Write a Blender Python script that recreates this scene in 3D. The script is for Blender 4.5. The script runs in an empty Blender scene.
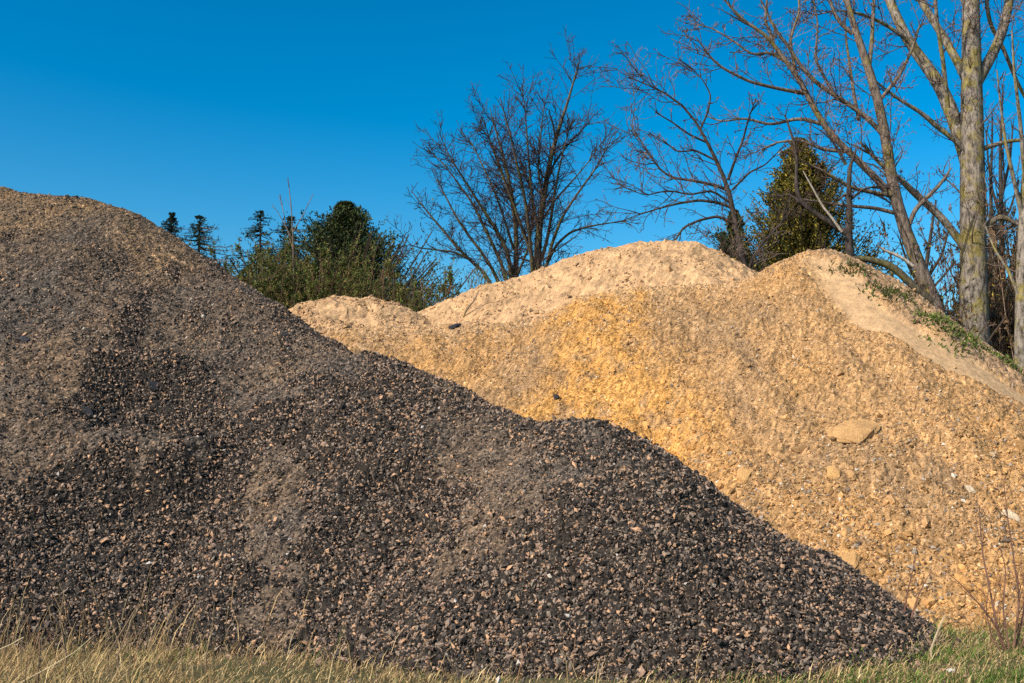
import bpy, math
import numpy as np

rng = np.random.default_rng(11)
scene = bpy.context.scene
col = scene.collection
R = math.radians

# ------------------------------------------------------------------ camera
F = 1100.0
TAN = 138.5 / F
TH = math.atan(TAN)
EYE = np.array([0.0, 0.0, 1.6])
cam = bpy.data.cameras.new('camera')
cam.sensor_width = 36.0
cam.lens = 36.0 * F / 1024.0
cam.clip_start = 0.1
cam.clip_end = 5000
cam_ob = bpy.data.objects.new('camera', cam)
cam_ob.location = EYE
cam_ob.rotation_euler = (R(90) + TH, 0, 0)
col.objects.link(cam_ob)
scene.camera = cam_ob


def P(px, py, D):
    """the point at depth y = D seen in the photograph at (px, py)"""
    u = (px - 512.0) / F
    v = (341.5 - py) / F
    d = np.array([u, math.cos(TH) - v * math.sin(TH), math.sin(TH) + v * math.cos(TH)])
    return EYE + d * (D / d[1])


def pix(p):
    """pixel of world points, shape (n, 3)"""
    q = p - EYE
    f = q[:, 1] * math.cos(TH) + q[:, 2] * math.sin(TH)
    up = -q[:, 1] * math.sin(TH) + q[:, 2] * math.cos(TH)
    f = np.maximum(f, 0.01)
    return 512 + F * q[:, 0] / f, 341.5 - F * up / f


# ------------------------------------------------------------------ noise
def _h(ix, iy, s):
    a = (ix.astype(np.int64) * 374761393 + iy.astype(np.int64) * 668265263 + s * 974634777) & 0xFFFFFFFF
    a = ((a ^ (a >> 13)) * 1274126177) & 0xFFFFFFFF
    a = ((a ^ (a >> 16)) * 2246822519) & 0xFFFFFFFF
    return (a ^ (a >> 15)) & 0xFFFFFFFF


def noise(x, y, s=0):
    ix = np.floor(x); iy = np.floor(y)
    fx = x - ix; fy = y - iy
    ux = fx * fx * fx * (fx * (fx * 6 - 15) + 10)
    uy = fy * fy * fy * (fy * (fy * 6 - 15) + 10)

    def g(ox, oy):
        a = _h(ix + ox, iy + oy, s) / 4294967296.0 * 2 * np.pi
        return np.cos(a) * (fx - ox) + np.sin(a) * (fy - oy)
    n0 = g(0, 0) * (1 - ux) + g(1, 0) * ux
    n1 = g(0, 1) * (1 - ux) + g(1, 1) * ux
    return (n0 * (1 - uy) + n1 * uy) * 1.5


def fbm(x, y, s=0, o=4, gain=0.5):
    t = 0; a = 1.0
    for i in range(o):
        t = t + a * noise(x * 2 ** i + 17.3 * i, y * 2 ** i - 9.1 * i, s + i)
        a *= gain
    return t


def sstep(a, b, x):
    t = np.clip((x - a) / (b - a), 0, 1)
    return t * t * (3 - 2 * t)


# ------------------------------------------------------------------ mesh helpers
def link(name, me, mat=None, parent=None, smooth=False):
    o = bpy.data.objects.new(name, me)
    if mat is not None:
        me.materials.append(mat)
    if parent is not None:
        o.parent = parent
    col.objects.link(o)
    me.polygons.foreach_set('use_smooth', np.full(len(me.polygons), bool(smooth)))
    return o


def mesh_np(name, V, faces, color=None):
    """faces: list of int arrays, each (n, k)"""
    me = bpy.data.meshes.new(name)
    V = np.ascontiguousarray(V, dtype=np.float32)
    me.vertices.add(len(V))
    me.vertices.foreach_set('co', V.ravel())
    idx = np.concatenate([f.ravel() for f in faces]).astype(np.int32)
    cnt = np.concatenate([np.full(len(f), f.shape[1], dtype=np.int32) for f in faces])
    st = np.concatenate([[0], np.cumsum(cnt)[:-1]]).astype(np.int32)
    me.loops.add(len(idx))
    me.loops.foreach_set('vertex_index', idx)
    me.polygons.add(len(cnt))
    me.polygons.foreach_set('loop_start', st)
    me.update(calc_edges=True)
    if color is not None:
        c = np.ones((len(V), 4), dtype=np.float32)
        c[:, :color.shape[1]] = color
        at = me.attributes.new('tint', 'FLOAT_COLOR', 'POINT')
        at.data.foreach_set('color', c.ravel())
    return me


def tag(o, label=None, cat=None, group=None, kind=None):
    if label: o['label'] = label
    if cat: o['category'] = cat
    if group: o['group'] = group
    if kind: o['kind'] = kind
    return o


def empty(name, loc):
    o = bpy.data.objects.new(name, None)
    o.location = loc
    o.empty_display_size = 0.3
    col.objects.link(o)
    return o


def copy_tree(o, parent=None):
    c = o.copy()
    col.objects.link(c)
    c.parent = parent
    for ch in list(o.children):
        copy_tree(ch, c)
    return c


class Buf:
    """collects tubes and leaf quads, then makes ONE mesh"""
    def __init__(self):
        self.V = []; self.F = []; self.C = []; self.n = 0

    def add(self, V, faces, color):
        self.V.append(V)
        self.F += [f + self.n for f in faces]
        c = np.broadcast_to(np.asarray(color, dtype=np.float32), (len(V), 3))
        self.C.append(c)
        self.n += len(V)

    def tubes(self, Pn, Rn, sides, color=(1, 1, 1)):
        """Pn (B,N,3), Rn (B,N)"""
        B, N, _ = Pn.shape
        if B == 0: return
        T = np.gradient(Pn, axis=1)
        T /= np.linalg.norm(T, axis=2, keepdims=True) + 1e-9
        ref = np.zeros((B, 1, 3)); ref[..., 0] = 0.37; ref[..., 1] = 0.86; ref[..., 2] = 0.2
        A = np.cross(T, ref); A /= np.linalg.norm(A, axis=2, keepdims=True) + 1e-9
        Bn = np.cross(T, A)
        an = np.arange(sides) / sides * 2 * np.pi
        ring = (A[:, :, None] * np.cos(an)[None, None, :, None] + Bn[:, :, None] * np.sin(an)[None, None, :, None])
        V = Pn[:, :, None] + ring * Rn[:, :, None, None]
        i = np.arange(B)[:, None, None] * N * sides + np.arange(N - 1)[None, :, None] * sides
        k = np.arange(sides)[None, None, :]
        k2 = (k + 1) % sides
        f = np.stack([i + k, i + k2, i + sides + k2, i + sides + k], axis=-1).reshape(-1, 4)
        color = np.asarray(color, dtype=np.float32)
        if color.ndim == 2:
            color = np.repeat(color, N * sides, axis=0)
        self.add(V.reshape(-1, 3), [f], color)

    def leaves(self, pos, d, L, W, color, bend=0.0):
        """rhombus leaves; pos (n,3), d (n,3) unit"""
        n = len(pos)
        if n == 0: return
        r = rng.normal(size=(n, 3))
        s = np.cross(d, r); s /= np.linalg.norm(s, axis=1, keepdims=True) + 1e-9
        L = np.broadcast_to(L, (n,))[:, None]; W = np.broadcast_to(W, (n,))[:, None]
        m = pos + d * L * 0.45
        nrm = np.cross(d, s)
        V = np.stack([pos, m + s * W * 0.5 + nrm * W * 0.12, pos + d * L - nrm * L * bend, m - s * W * 0.5 + nrm * W * 0.12], axis=1).reshape(-1, 3)
        f = np.arange(n * 4).reshape(n, 4)
        color = np.asarray(color, dtype=np.float32)
        if color.ndim == 2:
            color = np.repeat(color, 4, axis=0)
        self.add(V, [f], color)

    def mesh(self, name):
        by = {}
        for f in self.F:
            by.setdefault(f.shape[1], []).append(f)
        faces = [np.concatenate(v) for v in by.values()]
        return mesh_np(name, np.concatenate(self.V), faces, np.concatenate(self.C))

    def build(self, name, mat, parent=None, smooth=False):
        me = self.mesh(name)
        if parent is not None:
            off = np.array(parent.location, dtype=np.float32)
            co = np.empty(len(me.vertices) * 3, dtype=np.float32)
            me.vertices.foreach_get('co', co)
            co = co.reshape(-1, 3) - off
            me.vertices.foreach_set('co', co.ravel())
            me.update()
        return link(name, me, mat, parent, smooth)


# ------------------------------------------------------------------ materials
def new_mat(name):
    m = bpy.data.materials.new(name)
    m.use_nodes = True
    nt = m.node_tree
    b = nt.nodes['Principled BSDF']
    b.inputs['Specular IOR Level'].default_value = 0.15
    b.inputs['Roughness'].default_value = 0.9
    return m, nt, b


def N(nt, t, **kw):
    n = nt.nodes.new(t)
    for k, v in kw.items():
        if k in ('operation', 'blend_type', 'data_type', 'attribute_name', 'feature', 'noise_dimensions', 'clamp_factor'):
            setattr(n, k, v)
        else:
            n.inputs[k].default_value = v
    return n


def ramp(nt, stops):
    n = nt.nodes.new('ShaderNodeValToRGB')
    e = n.color_ramp.elements
    while len(e) > 1: e.remove(e[-1])
    e[0].position = stops[0][0]; e[0].color = (*stops[0][1], 1)
    for p, c in stops[1:]:
        k = e.new(p); k.color = (*c, 1)
    return n


def mult(nt, a, b, fac=1.0, mode='MULTIPLY'):
    m = nt.nodes.new('ShaderNodeMix'); m.data_type = 'RGBA'; m.blend_type = mode
    m.inputs[0].default_value = fac
    nt.links.new(a, m.inputs[6]); nt.links.new(b, m.inputs[7])
    return m.outputs[2]


def grain_mat(name, cells, stops, bump, dist, rough=0.95):
    """loose grains: per-vertex tint x per-grain tone, with a bump from the grains"""
    m, nt, b = new_mat(name)
    L = nt.links
    tc = nt.nodes.new('ShaderNodeTexCoord')
    at = N(nt, 'ShaderNodeAttribute', attribute_name='tint')
    vo = N(nt, 'ShaderNodeTexVoronoi', Scale=cells)
    L.new(tc.outputs['Object'], vo.inputs['Vector'])
    sep = nt.nodes.new('ShaderNodeSeparateColor')
    L.new(vo.outputs['Color'], sep.inputs[0])
    r = ramp(nt, stops)
    L.new(sep.outputs[0], r.inputs[0])
    gm = nt.nodes.new('ShaderNodeMix'); gm.data_type = 'RGBA'; gm.blend_type = 'MULTIPLY'
    L.new(at.outputs['Alpha'], gm.inputs[0]); L.new(at.outputs['Color'], gm.inputs[6]); L.new(r.outputs[0], gm.inputs[7])
    c = gm.outputs[2]
    no = N(nt, 'ShaderNodeTexNoise', Scale=cells * 0.13, Detail=5.0, Roughness=0.65)
    L.new(tc.outputs['Object'], no.inputs['Vector'])
    r2 = ramp(nt, [(0.3, (0.74, 0.74, 0.76)), (0.7, (1.2, 1.18, 1.14))])
    L.new(no.outputs[0], r2.inputs[0])
    c = mult(nt, c, r2.outputs[0])
    L.new(c, b.inputs['Base Color'])
    b.inputs['Roughness'].default_value = rough
    mm = N(nt, 'ShaderNodeMath', operation='ADD')
    n2 = N(nt, 'ShaderNodeTexNoise', Scale=cells * 0.5, Detail=4.0)
    L.new(tc.outputs['Object'], n2.inputs['Vector'])
    mv = N(nt, 'ShaderNodeMath', operation='MULTIPLY')
    L.new(sep.outputs[1], mv.inputs[0]); mv.inputs[1].default_value = 0.8
    L.new(n2.outputs[0], mm.inputs[0]); L.new(mv.outputs[0], mm.inputs[1])
    bp = N(nt, 'ShaderNodeBump', Strength=bump, Distance=dist)
    L.new(at.outputs['Alpha'], bp.inputs['Strength'])
    L.new(mm.outputs[0], bp.inputs['Height'])
    L.new(bp.outputs[0], b.inputs['Normal'])
    return m


def tint_mat(name, nscale=30.0, lo=0.7, hi=1.25, rough=0.9, bump=0.0, trans=0.0):
    m, nt, b = new_mat(name)
    L = nt.links
    tc = nt.nodes.new('ShaderNodeTexCoord')
    at = N(nt, 'ShaderNodeAttribute', attribute_name='tint')
    no = N(nt, 'ShaderNodeTexNoise', Scale=nscale, Detail=3.0)
    L.new(tc.outputs['Object'], no.inputs['Vector'])
    r = ramp(nt, [(0.3, (lo,) * 3), (0.7, (hi,) * 3)])
    L.new(no.outputs[0], r.inputs[0])
    L.new(mult(nt, at.outputs['Color'], r.outputs[0]), b.inputs['Base Color'])
    b.inputs['Roughness'].default_value = rough
    if bump:
        bp = N(nt, 'ShaderNodeBump', Strength=bump, Distance=0.02)
        L.new(no.outputs[0], bp.inputs['Height']); L.new(bp.outputs[0], b.inputs['Normal'])
    if trans:
        t = nt.nodes.new('ShaderNodeBsdfTranslucent')
        L.new(at.outputs['Color'], t.inputs['Color'])
        mx = nt.nodes.new('ShaderNodeMixShader'); mx.inputs[0].default_value = trans
        out = nt.nodes['Material Output']
        L.new(b.outputs[0], mx.inputs[1]); L.new(t.outputs[0], mx.inputs[2])
        L.new(mx.outputs[0], out.inputs['Surface'])
    return m


def bark_mat(name, base, dark, moss, moss_amt, scale=1.0):
    m, nt, b = new_mat(name)
    L = nt.links
    tc = nt.nodes.new('ShaderNodeTexCoord')
    mp = N(nt, 'ShaderNodeMapping'); mp.inputs['Scale'].default_value = (1, 1, 0.35)
    L.new(tc.outputs['Object'], mp.inputs['Vector'])
    n1 = N(nt, 'ShaderNodeTexNoise', Scale=14.0 * scale, Detail=6.0, Roughness=0.7)
    L.new(mp.outputs[0], n1.inputs['Vector'])
    r1 = ramp(nt, [(0.36, dark), (0.56, base), (0.75, tuple(min(1, c * 1.5) for c in base))])
    L.new(n1.outputs[0], r1.inputs[0])
    n2 = N(nt, 'ShaderNodeTexNoise', Scale=2.2 * scale, Detail=6.0, Roughness=0.7)
    L.new(tc.outputs['Object'], n2.inputs['Vector'])
    r2 = ramp(nt, [(0.62 - moss_amt, (0, 0, 0)), (0.72 - moss_amt, (1, 1, 1))])
    L.new(n2.outputs[0], r2.inputs[0])
    mx = nt.nodes.new('ShaderNodeMix'); mx.data_type = 'RGBA'
    mf = N(nt, 'ShaderNodeMath', operation='MULTIPLY'); mf.inputs[1].default_value = 0.75
    L.new(r2.outputs[0], mf.inputs[0]); L.new(mf.outputs[0], mx.inputs[0])
    rm = ramp(nt, [(0.35, tuple(c * 0.5 for c in moss)), (0.6, moss)])
    L.new(n1.outputs[0], rm.inputs[0])
    L.new(r1.outputs[0], mx.inputs[6]); L.new(rm.outputs[0], mx.inputs[7])
    L.new(mx.outputs[2], b.inputs['Base Color'])
    bp = N(nt, 'ShaderNodeBump', Strength=0.8, Distance=0.03)
    L.new(n1.outputs[0], bp.inputs['Height']); L.new(bp.outputs[0], b.inputs['Normal'])
    return m


M_gravel = grain_mat('crushed_asphalt', 42.0, [(0, (0.42, 0.42, 0.44)), (0.55, (0.85, 0.85, 0.86)), (0.85, (1.15, 1.12, 1.08)), (0.97, (1.5, 1.45, 1.35)), (1.0, (2.4, 2.3, 2.1))], 1.0, 0.03)
M_sand = grain_mat('ochre_sand', 44.0, [(0, (0.42, 0.38, 0.36)), (0.16, (0.7, 0.68, 0.67)), (0.3, (0.95, 0.95, 0.95)), (0.85, (1.06, 1.06, 1.04)), (0.965, (1.1, 1.15, 1.25)), (1.0, (1.5, 1.8, 2.5))], 0.8, 0.022)
M_pale = grain_mat('pale_sand', 30.0, [(0, (0.8, 0.78, 0.76)), (0.3, (0.95, 0.95, 0.95)), (1.0, (1.06, 1.06, 1.06))], 0.5, 0.02)
M_stone = tint_mat('stone_chips', 60.0, 0.75, 1.2, 0.85, 0.3)
M_clod = tint_mat('sand_clods', 40.0, 0.75, 1.2, 0.95, 0.6)
M_leaf = tint_mat('leaf', 3.0, 0.8, 1.2, 0.65, 0, 0.25)
M_needle = tint_mat('needles', 2.0, 0.7, 1.25, 0.7)
M_grass = tint_mat('grass_blades', 5.0, 0.8, 1.2, 0.8, 0, 0.25)
M_twig = tint_mat('twigs', 6.0, 0.75, 1.2, 0.85)
M_bark_poplar = bark_mat('poplar_bark', (0.24, 0.20, 0.155), (0.035, 0.028, 0.022), (0.26, 0.205, 0.04), 0.135)
M_bark_grey = bark_mat('grey_brown_bark', (0.19, 0.145, 0.11), (0.05, 0.038, 0.03), (0.23, 0.18, 0.035), 0.10)
M_bark_dark = bark_mat('dark_bark', (0.065, 0.05, 0.04), (0.018, 0.014, 0.012), (0.13, 0.115, 0.035), 0.03)
M_bark_moss = bark_mat('mossy_bark', (0.10, 0.08, 0.05), (0.03, 0.024, 0.018), (0.14, 0.125, 0.035), 0.12)
M_peeled = bark_mat('peeled_wood', (0.5, 0.43, 0.35), (0.3, 0.25, 0.19), (0.4, 0.33, 0.24), 0.0)


M_bark_pale = bark_mat('pale_dead_wood', (0.33, 0.28, 0.22), (0.18, 0.15, 0.11), (0.28, 0.23, 0.12), 0.0)


# ------------------------------------------------------------------ heaps
def ridge_dense(pts, step=0.18):
    q = np.array([P(*p) for p in pts])
    out = [q[:1]]
    for a, b in zip(q[:-1], q[1:]):
        n = max(1, int(np.linalg.norm(b - a) / step))
        t = (np.arange(n) + 1)[:, None] / n
        out.append(a + (b - a) * t)
    return np.concatenate(out)


class Heap:
    def __init__(self, pts, slope, rnd, right=0.0):
        self.r = ridge_dense(pts); self.s = slope; self.rnd = rnd; self.right = right   # right: how much steeper the right flank is

    def base(self, x, y):
        h = np.full(x.shape, -9.0); dmin = np.full(x.shape, 1e9)
        # gullies: the slope angle varies a little across the heap
        for p in self.r:
            d = np.hypot(x - p[0], y - p[1])
            sl = self.s
            if self.right:
                sl = self.s * (1 + self.right * np.clip((x - p[0]) / (d + 1e-6), 0, 1) ** 2)
            h = np.maximum(h, p[2] - sl * (np.sqrt(d * d + self.rnd ** 2) - self.rnd))
            dmin = np.minimum(dmin, d)
        return h, dmin


class Grid:
    """bilinear look-up of a height function"""
    def __init__(self, fn, x0, x1, y0, y1, res=0.05):
        nx = int((x1 - x0) / res) + 1; ny = int((y1 - y0) / res) + 1
        X, Y = np.meshgrid(x0 + np.arange(nx) * res, y0 + np.arange(ny) * res)
        self.z = fn(X.ravel(), Y.ravel()).reshape(ny, nx)
        self.x0, self.y0, self.res, self.nx, self.ny = x0, y0, res, nx, ny

    def __call__(self, x, y):
        u = np.clip((x - self.x0) / self.res, 0, self.nx - 1.001); v = np.clip((y - self.y0) / self.res, 0, self.ny - 1.001)
        i = u.astype(int); j = v.astype(int); f = u - i; g = v - j
        z = self.z
        return (z[j, i] * (1 - f) + z[j, i + 1] * f) * (1 - g) + (z[j + 1, i] * (1 - f) + z[j + 1, i + 1] * f) * g


def hit(fn, px, py, d0=8.0, d1=40.0, n=1600):
    """the point where the sight line of a pixel meets a heap"""
    D = np.linspace(d0, d1, n)
    a = P(px, py, 1.0) - EYE
    pts = EYE + a[None] * D[:, None]
    h = fn(pts[:, 0], pts[:, 1])
    k = np.argmax(h >= pts[:, 2])
    return pts[k]


def grid_mesh(name, x0, x1, y0, y1, res, fn, colfn, jit, zmin=-0.06):
    nx = int((x1 - x0) / res) + 1; ny = int((y1 - y0) / res) + 1
    X, Y = np.meshgrid(np.linspace(x0, x1, nx), np.linspace(y0, y1, ny))
    X = X + rng.uniform(-0.3, 0.3, X.shape) * res
    Y = Y + rng.uniform(-0.3, 0.3, Y.shape) * res
    x = X.ravel(); y = Y.ravel()
    z = fn(x, y)
    c, amp = colfn(x, y, z)
    z = z + rng.normal(size=z.shape) * jit * amp
    V = np.stack([x, y, z], 1)
    i = (np.arange(ny - 1)[:, None] * nx + np.arange(nx - 1)[None]).ravel()
    f = np.stack([i, i + 1, i + nx + 1, i + nx], 1)
    keep = z[f].max(1) > zmin
    f = f[keep]
    used = np.zeros(len(V), bool); used[f.ravel()] = True
    mp = np.cumsum(used) - 1
    return mesh_np(name, V[used], [mp[f]], c[used])


# --- dark heap
dark = Heap([(-420, 215, 25), (-250, 165, 23.6), (-120, 172, 22.4), (0, 188, 21), (12, 192, 20.9), (35, 195, 20.6), (85, 199, 20.2), (105, 206, 19.9), (125, 212, 19.7), (145, 226, 19.4),
             (160, 235, 19.2), (200, 262, 18.6), (240, 288, 17.9), (280, 318, 17.2), (318, 346, 16.4), (335, 351, 16.1), (365, 353, 15.7), (395, 362, 15.3), (430, 378, 14.9),
             (470, 402, 14.4), (510, 418, 13.8), (540, 425, 13.4), (570, 422, 13.0), (590, 420, 12.7), (601, 423, 12.6)], 0.69, 0.3)


def dark_raw(x, y):
    h, d = dark.base(x, y)
    return h


# patches of coarse chips (pixel centre, half size): turned into places on the heap
def place_patch(fn, lst):
    out = []
    for (px, py, rx, ry, w) in lst:
        c = hit(fn, px, py); e = hit(fn, px + rx, py); t = hit(fn, px, py - ry)
        out.append((c[0], c[1], max(0.15, np.hypot(*(e - c)[:2])), max(0.15, np.hypot(*(t - c)[:2])), w))
    return out


def patch_val(pl, x, y):
    v = np.zeros(x.shape)
    for (cx, cy, rx, ry, w) in pl:
        ca, sa = cx / math.hypot(cx, cy), cy / math.hypot(cx, cy)   # the downhill direction is roughly towards the viewer's side
        dx = x - cx; dy = y - cy
        u = dx * sa - dy * ca; t = dx * ca + dy * sa
        q = np.sqrt((u / rx) ** 2 + (t / ry) ** 2)
        v = v + w * (1 - sstep(0.35, 1.5, q))
    return v


coarse_pl = place_patch(dark_raw, [(150, 402, 66, 40, 1.7), (212, 470, 18, 60, .9), (238, 565, 18, 60, .9), (335, 520, 16, 70, .9), (405, 565, 16, 60, .8), (520, 590, 14, 50, .6), (60, 565, 18, 60, .6), (300, 410, 40, 18, .7), (400, 415, 60, 14, .5), (120, 545, 130, 95, 1.0), (222, 520, 45, 85, 0.9), (40, 610, 90, 60, .7), (375, 560, 75, 90, 0.9), (330, 430, 75, 38, 0.6), (350, 500, 50, 45, .7),
                                   (470, 415, 50, 22, 0.3), (590, 560, 60, 70, 0.75), (750, 600, 190, 70, 1.0), (640, 640, 160, 36, 0.8), (460, 625, 150, 36, .8), (720, 545, 120, 60, .5), (420, 390, 80, 18, .35)])
fine_pl = place_patch(dark_raw, [(270, 540, 26, 75, 0.9), (150, 461, 64, 13, 1.9), (480, 510, 55, 70, 0.5), (560, 470, 80, 35, 0.35), (470, 560, 40, 40, .3), (250, 440, 30, 50, .7), (55, 440, 45, 60, .7), (690, 520, 40, 50, .3)])
bench = place_patch(dark_raw, [(150, 462, 75, 26, 1.0)])[0]
scoop = place_patch(dark_raw, [(150, 410, 75, 32, 1.0)])[0]


def coarse(x, y):
    n = 0.75 * fbm(x * 1.15 + 0.25 * y, y * 0.28, 31, 6, 0.68) + 0.4 * fbm(x * 0.7, y * 0.7, 38, 4)
    wx = x + 0.35 * fbm(x * 1.6, y * 1.6, 33, 3); wy = y + 0.35 * fbm(x * 1.6, y * 1.6, 36, 3)
    return sstep(0.28, 0.66, 1.0 * patch_val(coarse_pl, wx, wy) - 1.0 * patch_val(fine_pl, wx, wy) + n * 0.55 + 0.06)


def dark_fn(x, y):
    h, d = dark.base(x, y)
    k = sstep(0.0, 1.2, h) * sstep(0.0, 1.5, d) * 0.75 + 0.25
    ang = np.arctan2(x + 9, y - 24)
    h = h + k * (0.16 * fbm(x * 0.45, y * 0.45, 3, 3) + 0.07 * noise(x * 1.5, y * 0.55, 7) + 0.05 * fbm(x * 2.2, y * 2.2, 9, 3))
    h = h + 0.30 * patch_val([bench], x, y) - 0.30 * patch_val([scoop], x, y)
    return h + 0.02 * noise(x * 7, y * 7, 5) + 0.012 * noise(x * 15, y * 15, 6)


def dark_col(x, y, z):
    c = coarse(x, y)
    n = fbm(x * 0.6, y * 0.6, 41, 4)
    n2 = fbm(x * 3.0, y * 3.0, 44, 3)
    fine = np.array([0.172, 0.118, 0.073]); brown = np.array([0.27, 0.17, 0.082]); blk = np.array([0.030, 0.025, 0.020]); grey = np.array([0.115, 0.092, 0.07])
    top = sstep(4.6, 6.8, z + n * 0.9)
    k = np.clip(0.5 + n * 0.9 + n2 * .3, 0, 1)[:, None]
    b = fine * k + grey * (1 - k)
    b = b * (1 - top[:, None] * 0.85) + brown * top[:, None] * 0.85
    cc = sstep(0.1, 0.9, c + 0.25 * n2)[:, None] * 0.9
    b = b * (1 - cc) + blk * cc
    b = b * (1 + 0.34 * rng.normal(size=(len(x), 1)).clip(-1.8, 1.8))
    return b, 0.8 + 0.7 * c


gx0, gx1, gy0, gy1 = -15.5, 5.6, 8.2, 30.0
heap_dark = link('gravel_heap', grid_mesh('gravel_heap', gx0, gx1, gy0, gy1, 0.042, dark_fn, dark_col, 0.015), M_gravel)
tag(heap_dark, 'large dark grey heap of crushed asphalt gravel sloping down to the grass in front', 'gravel heap')

# --- sand heaps
sand = Heap([(150, 345, 22.0), (255, 336, 21.4), (330, 327, 21.2), (430, 325, 21), (500, 322, 21), (545, 316, 20.8), (590, 296, 20.5), (640, 287, 20.3), (700, 285, 20.2), (745, 281, 20.2), (770, 272, 20.1),
             (795, 257, 20), (812, 251, 20), (826, 250, 20), (845, 258, 19.9), (868, 270, 19.8), (885, 291, 19.7), (910, 309, 19.6), (937, 319, 19.5), (960, 334, 19.3), (985, 352, 19.2), (1025, 377, 19.1), (1090, 425, 18.8), (1180, 480, 18.4)], 0.75, 0.3, 0.5)
def sand_raw(x, y):
    return sand.base(x, y)[0]


# the ramp runs down the right shoulder: its middle line, and the plan distance from it (positive beyond it, towards the rim)
ramp_line = np.array([hit(sand_raw, *q) for q in ((806, 262), (825, 268), (848, 288), (880, 317), (915, 338), (950, 354), (985, 374), (1024, 397), (1065, 424), (1110, 455))])
_d = []
for _a, _b in zip(ramp_line[:-1], ramp_line[1:]):
    _d += [_a + (_b - _a) * t for t in np.linspace(0, 1, 9)[:-1]]
ramp_line = np.array(_d)


def rim_dist(x, y):
    d = np.full(x.shape, 1e9); sgn = np.zeros(x.shape)
    for p in ramp_line:
        q = np.hypot(x - p[0], y - p[1])
        m = q < d
        d = np.where(m, q, d); sgn = np.where(m, (y - p[1]) + (x - p[0]) * 0.5, sgn)
    return np.where(sgn > 0, d, -d)


def band_of(x, y):
    rd = rim_dist(x, y)
    w = rd + 0.12 * noise(x * 1.3, y * 1.3, 77)
    return (1 - sstep(0.30, 0.48, np.abs(w))) * sstep(5.0, 5.6, x), rd


def sand_fn(x, y):
    h, d = sand.base(x, y)
    k = sstep(0.0, 1.0, h) * sstep(0.0, 1.2, d) * 0.8 + 0.2
    band, rd = band_of(x, y)
    rough = 1 - 0.85 * band
    h = h + k * rough * (0.14 * fbm(x * 0.5, y * 0.5, 103, 3) + 0.08 * noise(x * 1.9 + .4 * y, y * 0.5, 107) + 0.06 * fbm(x * 2.4, y * 2.4, 109, 3))
    h = h - 0.09 * band
    return h + rough * (0.03 * noise(x * 5, y * 5, 104) + 0.02 * noise(x * 11, y * 11, 105))


orange_pl = place_patch(sand_raw, [(600, 365, 55, 75, 1.0), (660, 420, 60, 50, .8), (560, 405, 60, 25, .7), (860, 560, 120, 60, 0.25), (700, 470, 50, 60, .3), (980, 600, 60, 40, .35), (480, 350, 80, 25, .3)])
grey_pl = place_patch(sand_raw, [(560, 340, 45, 40, .8), (640, 320, 40, 28, .6), (720, 380, 40, 60, .5), (500, 385, 60, 30, .5), (880, 470, 80, 30, .6), (690, 350, 40, 60, .5)])


def sand_col(x, y, z):
    n = fbm(x * 0.7, y * 0.7, 141, 4); n2 = fbm(x * 3.2, y * 3.2, 145, 3)
    base = np.array([0.40, 0.232, 0.098]); org = np.array([0.52, 0.268, 0.075]); gry = np.array([0.30, 0.185, 0.09]); pal = np.array([0.47, 0.30, 0.15])
    o = np.clip(patch_val(orange_pl, x, y) * (0.75 + 0.8 * n2) + 0.25 * n, 0, 1)[:, None]
    g = np.clip(patch_val(grey_pl, x, y) * (0.75 + .8 * n2) + 0.45 * fbm(x * .9, y * .9, 148, 3) + 0.4 * fbm(x * 2.4 + .5 * y, y * 0.45, 149, 3) + 0.1, 0, 1)[:, None]
    b = base * (1 - g) + gry * g
    b = b * (1 - o) + org * o
    dr = np.full(x.shape, 9.0)
    for p in sand.r:
        dr = np.minimum(dr, np.hypot(x - p[0], y - p[1]))
    crest = ((1 - sstep(0.1, 0.8, dr + 0.45 * n2 + 0.3 * n)) * (1 - sstep(4.0, 5.0, x)) * 0.6)[:, None]
    b = b * (1 - crest) + np.array([0.49, 0.31, 0.155]) * crest
    band, rd = band_of(x, y)
    band = band[:, None]
    b = b * (1 - band) + pal * band
    back = (sstep(0.3, 0.6, rd + 0.2 * n2) * sstep(5.0, 5.6, x))[:, None]
    b = b * (1 - 0.6 * back) + np.array([0.30, 0.205, 0.125]) * 0.6 * back
    b = b * (1 + (0.26 * (1 - band * 0.75)) * rng.normal(size=(len(x), 1)).clip(-2, 2))
    return np.hstack([b, 1.0 - 0.75 * band]), 1.0 - 0.85 * band[:, 0]


heap_sand = link('sand_heap', grid_mesh('sand_heap', -8.5, 14.5, 11.5, 27.5, 0.04, sand_fn, sand_col, 0.012), M_sand)
tag(heap_sand, 'large ochre gravelly sand heap with a smooth ramp along its ridge', 'sand heap')

pale = Heap([(392, 326, 23.9), (415, 315, 23.7), (445, 303, 23.5), (480, 290, 23.3), (520, 278, 23.2), (540, 273, 23.2), (560, 264, 23.2), (600, 252, 23.1), (640, 243, 23.0), (668, 240, 23.0), (684, 242, 22.9), (700, 249, 22.9), (722, 264, 22.8), (745, 282, 22.7)], 0.80, 0.5)
mound = Heap([(262, 327, 22.6), (285, 315, 22.5), (312, 303, 22.4), (345, 297, 22.4), (372, 298, 22.4), (392, 304, 22.3), (408, 314, 22.3), (420, 326, 22.3)], 0.7, 0.35)


def pale_fn(x, y):
    h, d = pale.base(x, y)
    k = sstep(0, 1, d) * 0.7 + 0.3
    return h + k * (0.12 * fbm(x * 0.8, y * 0.8, 203, 3) + 0.07 * fbm(x * 2.6, y * 2.6, 207, 3)) + 0.03 * noise(x * 6, y * 6, 209)


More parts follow.
